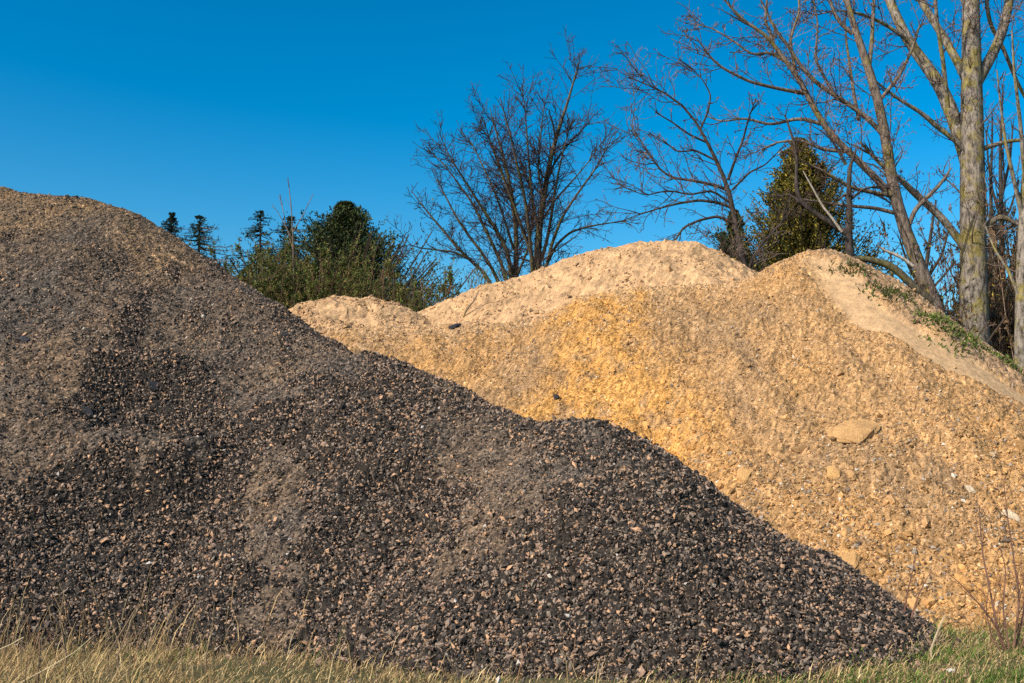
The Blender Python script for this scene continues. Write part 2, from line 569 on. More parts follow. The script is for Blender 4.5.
def mound_fn(x, y):
    h, d = mound.base(x, y)
    k = sstep(0, 1, d) * 0.7 + 0.3
    return h + k * (0.10 * fbm(x * 0.9, y * 0.9, 303, 3) + 0.07 * fbm(x * 2.6, y * 2.6, 307, 3)) + 0.03 * noise(x * 6, y * 6, 309)


def pale_col(x, y, z):
    n = fbm(x * 1.2, y * 1.2, 241, 4)
    spots = sstep(0.35, 0.75, fbm(x * 2.5, y * 2.5, 245, 3))[:, None] * 0.3
    b = np.array([0.48, 0.30, 0.15]) * (1 + 0.14 * n[:, None])
    b = b * (1 - spots) + np.array([0.3, 0.19, 0.1]) * spots
    return b * (1 + 0.13 * rng.normal(size=(len(x), 1)).clip(-2, 2)), np.ones(len(x))


heap_pale = link('sand_heap', grid_mesh('sand_heap', -6.0, 9.0, 17.5, 29.0, 0.06, pale_fn, pale_col, 0.012), M_pale)
tag(heap_pale, 'pale cream sand heap with a rounded top, behind the ochre heap', 'sand heap')
heap_mound = link('sand_heap', grid_mesh('sand_heap', -10.0, 1.0, 18.0, 28.0, 0.06, mound_fn, pale_col, 0.012), M_pale)
tag(heap_mound, 'small low pale sand mound in front of the green shrubs, beside the dark slope', 'sand heap')


dark_g = Grid(dark_fn, gx0, gx1 + 4, 7.0, gy1)
sand_g = Grid(sand_fn, -8.5, 14.5, 7.0, 27.5)
coarse_g = Grid(coarse, gx0, gx1 + 4, 7.0, gy1, 0.04)


def all_h(x, y):
    return np.maximum.reduce([dark_g(x, y), sand_g(x, y), np.zeros(x.shape)])


# ------------------------------------------------------------------ stones
ICO = None


def ico():
    g = (1 + 5 ** 0.5) / 2
    v = np.array([(-1, g, 0), (1, g, 0), (-1, -g, 0), (1, -g, 0), (0, -1, g), (0, 1, g), (0, -1, -g), (0, 1, -g), (g, 0, -1), (g, 0, 1), (-g, 0, -1), (-g, 0, 1)]) / math.sqrt(1 + g * g)
    f = np.array([(0, 11, 5), (0, 5, 1), (0, 1, 7), (0, 7, 10), (0, 10, 11), (1, 5, 9), (5, 11, 4), (11, 10, 2), (10, 7, 6), (7, 1, 8), (3, 9, 4), (3, 4, 2), (3, 2, 6), (3, 6, 8), (3, 8, 9), (4, 9, 5), (2, 4, 11), (6, 2, 10), (8, 6, 7), (9, 8, 1)])
    return v, f


def octa():
    v = np.array([(1, 0, 0), (-1, 0, 0), (0, 1, 0), (0, -1, 0), (0, 0, 1), (0, 0, -1)], float)
    f = np.array([(0, 2, 4), (2, 1, 4), (1, 3, 4), (3, 0, 4), (2, 0, 5), (1, 2, 5), (3, 1, 5), (0, 3, 5)])
    return v, f


def rot_mats(n):
    q = rng.normal(size=(n, 4)); q /= np.linalg.norm(q, axis=1, keepdims=True)
    w, x, y, z = q.T
    return np.stack([np.stack([1 - 2 * (y * y + z * z), 2 * (x * y - z * w), 2 * (x * z + y * w)], 1),
                     np.stack([2 * (x * y + z * w), 1 - 2 * (x * x + z * z), 2 * (y * z - x * w)], 1),
                     np.stack([2 * (x * z - y * w), 2 * (y * z + x * w), 1 - 2 * (x * x + y * y)], 1)], 1)


def stones(buf, pos, size, color, shape='ico', flat=0.75, jag=0.22):
    n = len(pos)
    v, f = ico() if shape == 'ico' else octa()
    V = np.repeat(v[None], n, 0)
    V = V * (1 + rng.uniform(-jag, jag, (n, len(v), 1)))
    ax = np.stack([rng.uniform(0.85, 1.5, n), rng.uniform(0.65, 1.1, n), rng.uniform(flat * 0.6, flat * 1.15, n)], 1)
    V = V * ax[:, None]
    V = np.einsum('nij,nkj->nki', rot_mats(n), V) * (size * 0.5)[:, None, None] + pos[:, None]
    F = (f[None] + (np.arange(n) * len(v))[:, None, None]).reshape(-1, 3)
    buf.add(V.reshape(-1, 3), [F], np.repeat(color, len(v), 0))


def scatter(fn, n, x0, x1, y0, y1, margin=130):
    x = rng.uniform(x0, x1, n); y = rng.uniform(y0, y1, n)
    z = fn(x, y)
    p = np.stack([x, y, z], 1)
    px, py = pix(p)
    e = 0.15
    gx = (fn(x + e, y) - fn(x - e, y)) / (2 * e); gy = (fn(x, y + e) - fn(x, y - e)) / (2 * e)
    nv = np.stack([-gx, -gy, np.ones(n)], 1)
    face = (nv * (EYE - p)).sum(1) > -1.5
    k = (z > 0.0) & (px > -margin) & (px < 1024 + margin) & face
    return p[k]


def pick(pal, n, w):
    pal = np.array(pal); i = rng.choice(len(pal), n, p=np.array(w) / sum(w))
    return pal[i] * rng.uniform(0.75, 1.3, (n, 1))


CH = [(0.033, 0.027, 0.022), (0.062, 0.050, 0.041), (0.27, 0.175, 0.115), (0.22, 0.16, 0.115), (0.165, 0.13, 0.095), (0.40, 0.235, 0.13), (0.40, 0.35, 0.29)]
b = Buf()
p = scatter(dark_g, 1450000, gx0 + 1, gx1, gy0, 22.5)
c = coarse_g(p[:, 0], p[:, 1])
dist = p[:, 1]
u = rng.uniform(size=len(p))
big = u < 0.012 + 0.74 * c
pb = p[big]; nb = len(pb)
sz = rng.lognormal(math.log(0.0195), 0.45, nb).clip(0.011, 0.055)
pb[:, 2] += sz * rng.uniform(0.1, 0.75, nb)
cb_ = pick(CH, nb, [31, 20, 18, 15, 9, 9, 0.25]); hf = rng.uniform(size=nb) < 0.25
stones(b, pb[hf], sz[hf], cb_[hf], 'ico', 0.65, 0.42)
stones(b, pb[~hf], sz[~hf] * 1.2, cb_[~hf], 'octa', 0.6, 0.45)
rest = p[~big]; cr = c[~big]
keep = rng.uniform(size=len(rest)) < 0.16 + 0.1 * cr
ps = rest[keep]; ns = len(ps)
sz = rng.lognormal(math.log(0.026), 0.35, ns).clip(0.014, 0.07)
ps[:, 2] += sz * 0.15
up = sstep(4.5, 6.5, ps[:, 2])[:, None]
cs = pick(CH, ns, [20, 20, 7, 14, 26, 4, 1.2])
stones(b, ps, sz * 1.05, cs * (1 - up * .6) + up * .6 * np.array([0.17, 0.125, 0.08]), 'octa')
# chips that rolled out into the grass along the foot
q = np.stack([rng.uniform(gx0, gx1 + 1, 60000), rng.uniform(7.4, 15, 60000)], 1)
hq = dark_g(q[:, 0], q[:, 1])
q = q[(hq < 0) & (rng.uniform(size=len(q)) < 0.45 * np.exp(hq / 0.22)) & (np.abs(q[:, 0]) < 0.5 * q[:, 1] + 1)]
q = np.stack([q[:, 0], q[:, 1], np.full(len(q), 0.012)], 1)
stones(b, q, rng.lognormal(math.log(0.03), 0.4, len(q)).clip(0.015, 0.08), pick(CH, len(q), [18, 18, 20, 20, 14, 8, 0.3]), 'octa', 0.6, 0.4)
print('dark stones', nb, ns, len(q))
so = b.build('stone_chips', M_stone, heap_dark)
tag(so, 'loose angular brown and black chips on the dark slope', kind='stuff')

b = Buf()
p = scatter(sand_g, 330000, -7.5, 13.5, 11.8, 21.5)
band, rd = band_of(p[:, 0], p[:, 1])
low = 1 - sstep(0.3, 3.2, p[:, 2])
cl = fbm(p[:, 0] * 1.1, p[:, 1] * 1.1, 171, 3)
keep = rng.uniform(size=len(p)) < (0.18 + 0.4 * low + 0.35 * cl) * (1 - 0.96 * band)
p = p[keep]; low = low[keep]; n = len(p)
sz = rng.lognormal(math.log(0.021), 0.45, n).clip(0.012, 0.11) * (1 + 0.6 * low)
p[:, 2] += sz * 0.12
cc = sand_col(p[:, 0], p[:, 1], p[:, 2])[0][:, :3]
other = pick([(0.30, 0.24, 0.18), (0.58, 0.5, 0.38), (0.17, 0.12, 0.08), (0.42, 0.3, 0.17)], n, [5, 1.6, 6, 5])
m = (rng.uniform(size=n) < 0.28)[:, None]
stones(b, p, sz, np.where(m, other, cc * rng.uniform(0.85, 1.15, (n, 1))), 'octa', 0.8, 0.25)
# larger soft clods, most of them near the foot
p = scatter(sand_g, 9000, -4, 13.5, 11.8, 20)
band, rd = band_of(p[:, 0], p[:, 1])
low = 1 - sstep(0.2, 3.6, p[:, 2])
keep = rng.uniform(size=len(p)) < (0.05 + 0.75 * low) * (1 - band)
p = p[keep]; n = len(p)
sz = rng.lognormal(math.log(0.07), 0.4, n).clip(0.04, 0.22)
cc = sand_col(p[:, 0], p[:, 1], p[:, 2])[0][:, :3]
stones(b, p, sz, cc * np.array([1.08, 1.05, 1.0]), 'ico', 0.65, 0.3)
print('sand pebbles', b.n)
so = b.build('pebbles', M_clod, heap_sand)
tag(so, 'loose pebbles and crumbling clods lying on the ochre slope', kind='stuff')

for hp, fn, ex in ((heap_pale, pale_fn, (-5, 8.5, 18.5, 23.5)), (heap_mound, mound_fn, (-7, -0.5, 19, 23.5))):
    b = Buf()
    p = scatter(fn, 30000, *ex)
    cl = fbm(p[:, 0] * 1.6, p[:, 1] * 1.6, 177, 3)
    p = p[rng.uniform(size=len(p)) < 0.16 + 0.7 * cl]; n = len(p)
    sz = rng.lognormal(math.log(0.042), 0.5, n).clip(0.018, 0.22)
    cc, _ = pale_col(p[:, 0], p[:, 1], p[:, 2])
    m = (rng.uniform(size=n) < 0.18)[:, None]
    stones(b, p, sz, np.where(m, np.array([0.22, 0.14, 0.08]), cc), 'octa', 0.8, 0.25)
    tag(b.build('clods', M_clod, hp), 'loose sand clods on the pale slope', kind='stuff')


# single stones one can point to
def rock(name, fn, px, py, size, sc, color, label, cat, rot=0.0, sink=0.2, mat=None, jag=0.12):
    import bmesh
    bm = bmesh.new()
    k = 26
    q = rng.normal(size=(k, 3)); q /= np.linalg.norm(q, axis=1, keepdims=True)
    q *= rng.uniform(0.36, 0.52, (k, 1))
    for v in q: bm.verts.new(v)
    r_ = bmesh.ops.convex_hull(bm, input=bm.verts[:])
    bmesh.ops.delete(bm, geom=[g for g in r_['geom_interior'] if isinstance(g, bmesh.types.BMVert)], context='VERTS')
    bmesh.ops.bevel(bm, geom=bm.edges[:], offset=0.02, segments=1, affect='EDGES')
    bmesh.ops.triangulate(bm, faces=bm.faces[:])
    bmesh.ops.subdivide_edges(bm, edges=bm.edges[:], cuts=2, use_grid_fill=True)
    bmesh.ops.triangulate(bm, faces=bm.faces[:])
    bm.verts.ensure_lookup_table(); bm.verts.index_update()
    V = np.array([v.co[:] for v in bm.verts])
    s = rng.integers(1, 9999)
    d = fbm(V[:, 0] * 4 + V[:, 2] * 2.7, V[:, 1] * 4 - V[:, 2] * 2.3, int(s), 4)
    V = V * (1 + jag * d[:, None])
    V = V * np.array(sc) * size
    ca, sa = math.cos(rot), math.sin(rot)
    V = np.stack([V[:, 0] * ca - V[:, 1] * sa, V[:, 0] * sa + V[:, 1] * ca, V[:, 2]], 1)
    c = hit(fn, px, py)
    # lie along the slope
    e = 0.2
    gx = (fn(np.array([c[0] + e]), np.array([c[1]])) - fn(np.array([c[0] - e]), np.array([c[1]])))[0] / (2 * e)
    gy = (fn(np.array([c[0]]), np.array([c[1] + e])) - fn(np.array([c[0]]), np.array([c[1] - e])))[0] / (2 * e)
    V[:, 2] += V[:, 0] * gx + V[:, 1] * gy
    F_ = np.array([[v.index for v in f.verts] for f in bm.faces])
    bm.free()
    me = mesh_np(name, V, [F_], np.array(color) * (1 + 0.15 * d[:, None]))
    o = link(name, me, mat or M_clod)
    o.location = (c[0], c[1], c[2] + size * sc[2] * (0.5 - sink) * 0.6)
    tag(o, label, cat)
    return o


rock('sandstone_slab', sand_fn, 854, 436, 0.95, (0.9, 0.5, 0.2), (0.42, 0.24, 0.097), 'flat ochre slab of caked sand jutting from the slope with a dark shadow under its edge', 'slab', 0.2, 0.1)
rock('sand_clod', sand_fn, 743, 477, 0.26, (1.0, 0.8, 0.6), (0.47, 0.265, 0.10), 'rounded yellow sand clod lying alone above the edge of the dark heap', 'clod')
rock('sand_clod', sand_fn, 834, 474, 0.22, (1.0, 0.8, 0.6), (0.47, 0.265, 0.10), 'small yellow sand clod lying below the flat slab', 'clod')
rock('sand_clod', sand_fn, 846, 566, 0.42, (1.2, 0.7, 0.45), (0.46, 0.26, 0.10), 'broad cracked sand clod low on the ochre slope, near the dark heap edge', 'clod', 0.3)
rock('pale_rock', sand_fn, 970, 491, 0.15, (1.1, 0.8, 0.7), (0.48, 0.37, 0.24), 'small pale angular rock on the ochre slope above the bare shrub', 'rock', -0.3)
rock('pale_rock', sand_fn, 1013, 518, 0.19, (1.3, 0.7, 0.6), (0.48, 0.37, 0.24), 'long pale rock on the ochre slope behind the tall twigs of the bare shrub', 'rock', -0.35)
rock('asphalt_lump', sand_fn, 455, 327, 0.22, (1.5, 0.7, 0.4), (0.03, 0.03, 0.032), 'black asphalt lump lying at the foot of the pale sand', 'rock')
rock('asphalt_lump', sand_fn, 556, 398, 0.13, (1.0, 0.8, 0.7), (0.04, 0.035, 0.032), 'small black asphalt lump alone on the orange sand above the dark crest', 'rock')
rock('asphalt_lump', dark_fn, 152, 386, 0.14, (1.3, 0.8, 0.6), (0.03, 0.03, 0.032), 'dark asphalt lump among coarse chips in the hollow of the dark heap', 'rock')
rock('asphalt_lump', dark_fn, 88, 413, 0.16, (1.5, 0.8, 0.6), (0.035, 0.034, 0.035), 'large dark asphalt lump at the edge of the hollow on the dark heap', 'rock')
rock('asphalt_lump', dark_fn, 283, 336, 0.16, (1.3, 0.8, 0.6), (0.04, 0.038, 0.036), 'dark asphalt lump near the crest of the dark heap, under the sand mound', 'rock')
rock('asphalt_lump', dark_fn, 24, 341, 0.15, (1.4, 0.8, 0.6), (0.04, 0.04, 0.042), 'dark asphalt lump high on the dark slope at the picture edge', 'rock')


# ------------------------------------------------------------------ ground
def ground_mesh():
    xs = np.concatenate([np.linspace(-3000, -60, 14), np.linspace(-50, -13, 20), np.linspace(-12, 14, 261), np.linspace(15, 50, 20), np.linspace(60, 3000, 14)])
    ys = np.concatenate([np.linspace(-3000, -40, 14), np.linspace(-30, 5, 16), np.linspace(5.5, 16, 106), np.linspace(16.6, 60, 40), np.linspace(80, 4000, 14)])
    X, Y = np.meshgrid(xs, ys)
    Z = np.where((np.abs(X) < 60) & (np.abs(Y) < 60), 0.03 * fbm(X * 0.8, Y * 0.8, 401, 3), 0)
    V = np.stack([X.ravel(), Y.ravel(), Z.ravel()], 1)
    nx = len(xs); ny = len(ys)
    i = (np.arange(ny - 1)[:, None] * nx + np.arange(nx - 1)[None]).ravel()
    f = np.stack([i, i + 1, i + nx + 1, i + nx], 1)
    return mesh_np('ground', V, [f])


m, nt, bs = new_mat('meadow_soil')
tc = nt.nodes.new('ShaderNodeTexCoord')
n1 = N(nt, 'ShaderNodeTexNoise', Scale=1.3, Detail=8.0, Roughness=0.7); nt.links.new(tc.outputs['Object'], n1.inputs['Vector'])
n2 = N(nt, 'ShaderNodeTexNoise', Scale=40.0, Detail=5.0, Roughness=0.7); nt.links.new(tc.outputs['Object'], n2.inputs['Vector'])
r1 = ramp(nt, [(0.35, (0.16, 0.12, 0.055)), (0.5, (0.10, 0.095, 0.035)), (0.65, (0.22, 0.16, 0.08))]); nt.links.new(n1.outputs[0], r1.inputs[0])
r2 = ramp(nt, [(0.3, (0.45,) * 3), (0.7, (1.4,) * 3)]); nt.links.new(n2.outputs[0], r2.inputs[0])
nt.links.new(mult(nt, r1.outputs[0], r2.outputs[0]), bs.inputs['Base Color'])
bp = N(nt, 'ShaderNodeBump', Strength=0.8, Distance=0.04); nt.links.new(n2.outputs[0], bp.inputs['Height']); nt.links.new(bp.outputs[0], bs.inputs['Normal'])
ground = link('ground', ground_mesh(), m, None, True)
tag(ground, kind='structure')


# ------------------------------------------------------------------ grass
def blades(buf, pos, L, W, lean, color, bend=0.35):
    n = len(pos)
    a = rng.uniform(0, 2 * np.pi, n)
    h = np.stack([np.cos(a), np.sin(a), np.zeros(n)], 1)
    s = np.stack([-np.sin(a + .6), np.cos(a + .6), np.zeros(n)], 1)
    upv = np.array([0, 0, 1.0])
    l1 = lean[:, None]; Lc = L[:, None]; Wc = W[:, None]
    p1 = pos + (upv * np.sqrt(np.maximum(0.05, 1 - l1 ** 2)) + h * l1) * Lc * 0.5
    l2 = np.clip(l1 + bend, 0, 0.97)
    p2 = p1 + (upv * np.sqrt(np.maximum(0.05, 1 - l2 ** 2)) + h * l2) * Lc * 0.5
    V = np.stack([pos - s * Wc * .5, pos + s * Wc * .5, p1 + s * Wc * .4, p1 - s * Wc * .4, p2], 1).reshape(-1, 3)
    i = (np.arange(n) * 5)[:, None]
    buf.add(V, [i + np.array([[0, 1, 2, 3]]), i + np.array([[3, 2, 4]])], np.repeat(color, 5, 0))


def grass_points(n, x0, x1, y0, y1):
    x = rng.uniform(x0, x1, n); y = rng.uniform(y0, y1, n)
    z = all_h(x, y)
    return np.stack([x, y, z], 1)


STRAW = [(0.55, 0.39, 0.17), (0.44, 0.30, 0.13), (0.64, 0.49, 0.25), (0.27, 0.175, 0.08)]
GREEN = [(0.10, 0.17, 0.028), (0.15, 0.21, 0.04), (0.07, 0.12, 0.02), (0.22, 0.25, 0.06)]
b = Buf()
p = grass_points(170000, -5.6, 8.2, 7.2, 14.5)
p = np.concatenate([p, grass_points(60000, 2.6, 7.6, 9.0, 13.6)])
hz = p[:, 2]
gr = sstep(0.9, 3.4, p[:, 0])            # greener to the right
tuft = fbm(p[:, 0] * 1.5, p[:, 1] * 1.5, 501, 3)
prob = (0.62 + 0.5 * tuft) * (1 - sstep(0.0, 0.14, hz + 0.05 * tuft))
prob *= np.where(p[:, 1] > 10.8, sstep(2.8, 3.6, p[:, 0]), 1.0)
p = p[rng.uniform(size=len(p)) < prob]; n = len(p)
gr = sstep(0.9, 3.6, p[:, 0]); left = 1 - sstep(-3.6, -1.2, p[:, 0]); tuft = fbm(p[:, 0] * 1.5, p[:, 1] * 1.5, 501, 3)
isg = rng.uniform(size=n) < np.clip(0.02 + 0.5 * gr + 0.45 * tuft - 0.1 * left, 0.03, 0.85)
L = rng.lognormal(math.log(0.058), 0.5, n).clip(0.03, 0.3) * (1 + 0.65 * left + 0.5 * np.clip(tuft, 0, 1) + 0.1 * gr)
p[:, 2] -= 0.005
blades(b, p, L, rng.uniform(0.004, 0.010, n), rng.uniform(0.3, 0.98, n), np.where(isg[:, None], pick(GREEN, n, [4, 3, 3, 1]), pick(STRAW, n, [4, 4, 2, 3])))
go = b.build('grass', M_grass)
tag(go, kind='stuff')
# taller dry stems, thinning out up the slope at the corner
b = Buf()
p = grass_points(14000, -6.0, 1.5, 7.6, 11.6)
pr = (1 - sstep(-4.6, -1.0, p[:, 0])) * 0.2 * (1 - sstep(0.1, 0.55, p[:, 2])) + 0.015 * (p[:, 2] < 0.12)
p = p[rng.uniform(size=len(p)) < pr]; n = len(p)
blades(b, p, rng.lognormal(math.log(0.34), 0.35, n).clip(0.15, 0.75), rng.uniform(0.004, 0.008, n), rng.uniform(0.05, 0.5, n), pick(STRAW + [(0.25, 0.13, 0.07)], n, [3, 4, 2, 3, 3]), 0.25)
tag(b.build('tall_grass', M_grass), kind='stuff')


# ------------------------------------------------------------------ trees
def resample(pts, n=26):
    pts = np.asarray(pts, float)
    s = np.concatenate([[0], np.cumsum(np.linalg.norm(np.diff(pts[:, :3], axis=0), axis=1))])
    t = np.linspace(0, s[-1], n)
    # smooth: Catmull-like through dense linear, then a light blur
    q = np.stack([np.interp(t, s, pts[:, k]) for k in range(pts.shape[1])], 1)
    for _ in range(2):
        q[1:-1] = 0.25 * q[:-2] + 0.5 * q[1:-1] + 0.25 * q[2:]
    return q


def trace(pts, D, lean=0.0):
    """pixel polyline with half widths in pixels -> 3D polyline + radius; the limb leans in depth as it leaves its root"""
    out = []
    s = 0; last = None
    mpp = D / F
    for q in pts:
        px, py = q[0], q[1]
        if last is not None:
            s += math.hypot(px - last[0], py - last[1]) * mpp
        last = (px, py)
        d = D + lean * s
        w = P(px, py, d)
        out.append((*w, q[2] * mpp * d / D))
    return resample(out)


def spawn(Pp, Rp, per, ang, lf, t0, t1, n, wob, up, rmin, rf=0.3, absL=None, droop=0.0, cap=99.0, fall=0.6):
    """children of a batch of limbs: Pp (B,M,3), Rp (B,M)"""
    B, M, _ = Pp.shape
    seg = np.linalg.norm(np.diff(Pp, axis=1), axis=2).sum(1)
    reps = rng.poisson(per, B) if np.isscalar(per) else rng.poisson(per)
    idx = np.repeat(np.arange(B), reps)
    K = len(idx)
    t = rng.uniform(t0, t1, K) * (M - 1.001)
    i = t.astype(int); f = (t - i)[:, None]
    pos = Pp[idx, i] * (1 - f) + Pp[idx, i + 1] * f
    r = Rp[idx, i] * (1 - f[:, 0]) + Rp[idx, i + 1] * f[:, 0]
    T = Pp[idx, i + 1] - Pp[idx, i]; T /= np.linalg.norm(T, axis=1, keepdims=True) + 1e-9
    rnd = rng.normal(size=(K, 3)); rnd -= (rnd * T).sum(1, keepdims=True) * T
    rnd /= np.linalg.norm(rnd, axis=1, keepdims=True) + 1e-9
    a = np.radians(rng.normal(ang, ang * 0.25, K))[:, None]
    d = T * np.cos(a) + rnd * np.sin(a)
    frac = t / (M - 1)
    Ln = (absL if absL is not None else np.minimum(seg[idx], cap) * lf) * (1.12 - fall * frac) * rng.uniform(0.45, 1.25, K)
    pts = [pos]
    for k in range(n - 1):
        d = d + rng.normal(size=(K, 3)) * wob
        d[:, 2] += up - droop * k / n
        d /= np.linalg.norm(d, axis=1, keepdims=True)
        pts.append(pts[-1] + d * (Ln / (n - 1))[:, None])
    Q = np.stack(pts, 1)
    r0 = np.clip(np.minimum(r * 0.7, rf * r + 0.3 * rmin), rmin, None) * rng.uniform(0.7, 1.1, K)
    Rr = r0[:, None] * np.linspace(1, 0.3, n)[None]
    return Q, np.maximum(Rr, rmin * 0.6)


def bare_tree(name, label, limbs, D, bark, twig_col, levels, catkin=None, lean_range=0.35, cat='tree', base=None, group=None, rs=1.0):
    b0 = P(limbs[0][0][0], limbs[0][0][1], D)
    root = empty(name, (b0[0], b0[1], 0.0))
    tag(root, label, cat, group)
    polys = []
    for i, l in enumerate(limbs):
        l = [(a_, b_, max(0.3, c_ * rs)) for a_, b_, c_ in l]
        polys.append(trace(l, D, 0.0 if i == 0 else rng.uniform(-lean_range, lean_range)))
    # carry the trunk down to the ground behind the heaps
    q = polys[0]
    foot = q[0].copy(); foot[2] = -0.1; foot[3] = q[0, 3] * 1.25
    polys[0] = resample(np.vstack([foot, q]), 26)
    A = np.stack(polys)
    tb = Buf(); tb.tubes(A[:, :, :3], A[:, :, 3], 10)
    tb.build('trunk', bark, root, True)
    cb = Buf(); tips = []
    Pp, Rp = A[:, :, :3], A[:, :, 3]
    for k, lv in enumerate(levels):
        seg = np.linalg.norm(np.diff(Pp, axis=1), axis=2).sum(1)
        lv = dict(lv); per = lv.pop('dens') * seg
        Q, Rr = spawn(Pp, Rp, per=per, **lv)
        if k == 0:
            # the limb ends break up into a few fine shoots
            tl = dict(lv); tl.update(ang=22, t0=0.8, t1=1.0, rf=0.7, absL=lv['cap'] * lv['lf'] * 0.8)
            Q2, R2 = spawn(Pp, Rp, per=2.5, **tl)
            Q = np.concatenate([Q, Q2]); Rr = np.concatenate([Rr, R2])
        cc = np.array(twig_col[min(k, len(twig_col) - 1)]) * rng.uniform(0.7, 1.3, (len(Q), 1))
        cb.tubes(Q, Rr, 4 if k == 0 else 3, cc)
        Pp, Rp = Q, Rr
        tips.append(Q)
    cb.build('crown', M_twig, root)
    if catkin:
        Q = np.concatenate([t[:, -1] for t in tips[-2:]] + [t[:, t.shape[1] // 2] for t in tips[-1:]])
        Q = Q[rng.uniform(size=len(Q)) < catkin[0]]
        n = len(Q)
        d = rng.normal(size=(n, 3)) * 0.35; d[:, 2] -= 1; d /= np.linalg.norm(d, axis=1, keepdims=True)
        kb = Buf()
        kb.leaves(Q, d, rng.uniform(0.04, catkin[1], n), rng.uniform(0.014, 0.028, n), pick(catkin[2], n, [1] * len(catkin[2])))
        kb.leaves(Q, d, rng.uniform(0.04, catkin[1], n), rng.uniform(0.014, 0.028, n), pick(catkin[2], n, [1] * len(catkin[2])))
        tag(kb.build('catkins', M_leaf, root), kind='stuff')
    print(name, cb.n)
    return root


CAT = [(0.20, 0.085, 0.05), (0.12, 0.06, 0.045), (0.28, 0.14, 0.08), (0.08, 0.045, 0.04)]
TW_BROWN = [(0.10, 0.075, 0.055), (0.13, 0.09, 0.065), (0.17, 0.11, 0.08)]
TW_RED = [(0.045, 0.033, 0.026), (0.05, 0.034, 0.029), (0.062, 0.037, 0.034)]


def lv_maple():
    return [dict(dens=7.4, ang=46, lf=0.30, cap=6.0, fall=0.55, rf=0.22, t0=0.14, t1=1.0, n=7, wob=0.12, up=0.03, rmin=0.011),
            dict(dens=8.5, ang=48, lf=0.44, cap=1.6, t0=0.1, t1=1.0, n=5, wob=0.17, up=0.03, rmin=0.008),
            dict(dens=8.0, ang=50, lf=0.45, cap=0.8, t0=0.15, t1=1.0, n=3, wob=0.2, up=0.03, rmin=0.006)]


bare_tree('bare_tree', 'bare dark multi-stemmed tree with a mossy central trunk and upright spire, behind the pale sand', [
    [(540, 300, 9), (537, 270, 8), (536, 255, 7), (538, 235, 6.5), (540, 220, 6), (543, 200, 5.5), (546, 180, 5), (549, 165, 4.5), (553, 145, 4), (558, 130, 3.5), (563, 115, 3), (570, 98, 2.4), (575, 80, 1.6), (578, 65, 0.8)],
    [(533, 275, 4), (531, 250, 3.5), (529, 230, 3.2), (526, 205, 3), (522, 185, 2.6), (517, 165, 2.2), (513, 145, 1.8), (508, 125, 1.4), (503, 110, 1), (500, 97, 0.6)],
    [(540, 262, 3.6), (546, 245, 3.2), (550, 225, 3), (553, 205, 2.6), (556, 185, 2.2), (560, 165, 1.8), (566, 140, 1.2), (572, 120, .7)],
    [(545, 268, 3.2), (556, 245, 2.6), (570, 232, 2.2), (590, 226, 1.6), (610, 223, 1.1), (628, 220, 0.7)],
    [(546, 268, 3.4), (553, 240, 3), (563, 215, 2.5), (580, 190, 2.1), (595, 170, 1.6), (606, 150, 1.1), (614, 132, 0.7)],
    [(533, 260, 3), (522, 228, 2.8), (512, 200, 2.3), (502, 175, 1.8), (493, 150, 1.3), (487, 130, 0.8)],
    [(538, 232, 2.8), (532, 195, 2.4), (529, 165, 2), (527, 135, 1.5), (525, 110, 1), (522, 88, 0.6)],
    [(547, 180, 2.2), (556, 160, 1.8), (568, 145, 1.4), (580, 132, 1), (590, 122, .6)],
    [(541, 222, 2.2), (555, 200, 1.9), (575, 178, 1.4), (590, 160, 1), (602, 142, .6)],
    [(543, 200, 2.2), (538, 170, 1.8), (540, 140, 1.4), (543, 115, 1), (545, 98, .6)],
], 29.0, M_bark_moss, TW_RED, lv_maple(), rs=0.56)
bare_tree('bare_tree', 'bare dark tree whose stems fan out towards the green shrubs, behind the pale sand', [
    [(515, 300, 6), (516, 262, 5), (517, 240, 4.6), (516, 220, 4.2), (513, 195, 3.6), (508, 175, 3), (503, 155, 2.4), (498, 138, 1.8), (492, 120, 1.1), (490, 108, .6)],
    [(512, 290, 4.6), (510, 262, 4.2), (505, 245, 3.8), (496, 230, 3.5), (487, 215, 3), (477, 200, 2.5), (466, 183, 2), (455, 165, 1.5), (446, 150, 1), (440, 135, .6)],
    [(508, 285, 3.8), (502, 265, 3.4), (493, 245, 3.1), (483, 225, 2.7), (474, 205, 2.3), (463, 190, 1.9), (450, 172, 1.4), (440, 160, 1), (428, 150, .6)],
    [(500, 286, 3.6), (492, 268, 3.2), (480, 250, 2.8), (468, 235, 2.4), (455, 215, 1.9), (445, 195, 1.4), (437, 180, .9)],
    [(492, 288, 3.8), (485, 273, 3.4), (470, 260, 3.1), (455, 245, 2.6), (443, 230, 2.1), (430, 215, 1.6), (418, 200, 1), (411, 190, .6)],
    [(474, 262, 2.2), (455, 252, 1.9), (438, 250, 1.6), (420, 248, 1.1), (408, 244, .7)],
    [(514, 250, 2.6), (503, 215, 2.2), (492, 185, 1.8), (480, 160, 1.3), (471, 142, .7)],
    [(516, 230, 2.4), (510, 195, 2), (500, 165, 1.5), (490, 140, 1), (480, 125, .6)],
    [(515, 280, 2.4), (528, 250, 1.9), (533, 220, 1.6), (531, 190, 1.2), (520, 160, .8)],
], 30.0, M_bark_moss, TW_RED, lv_maple(), rs=0.55)


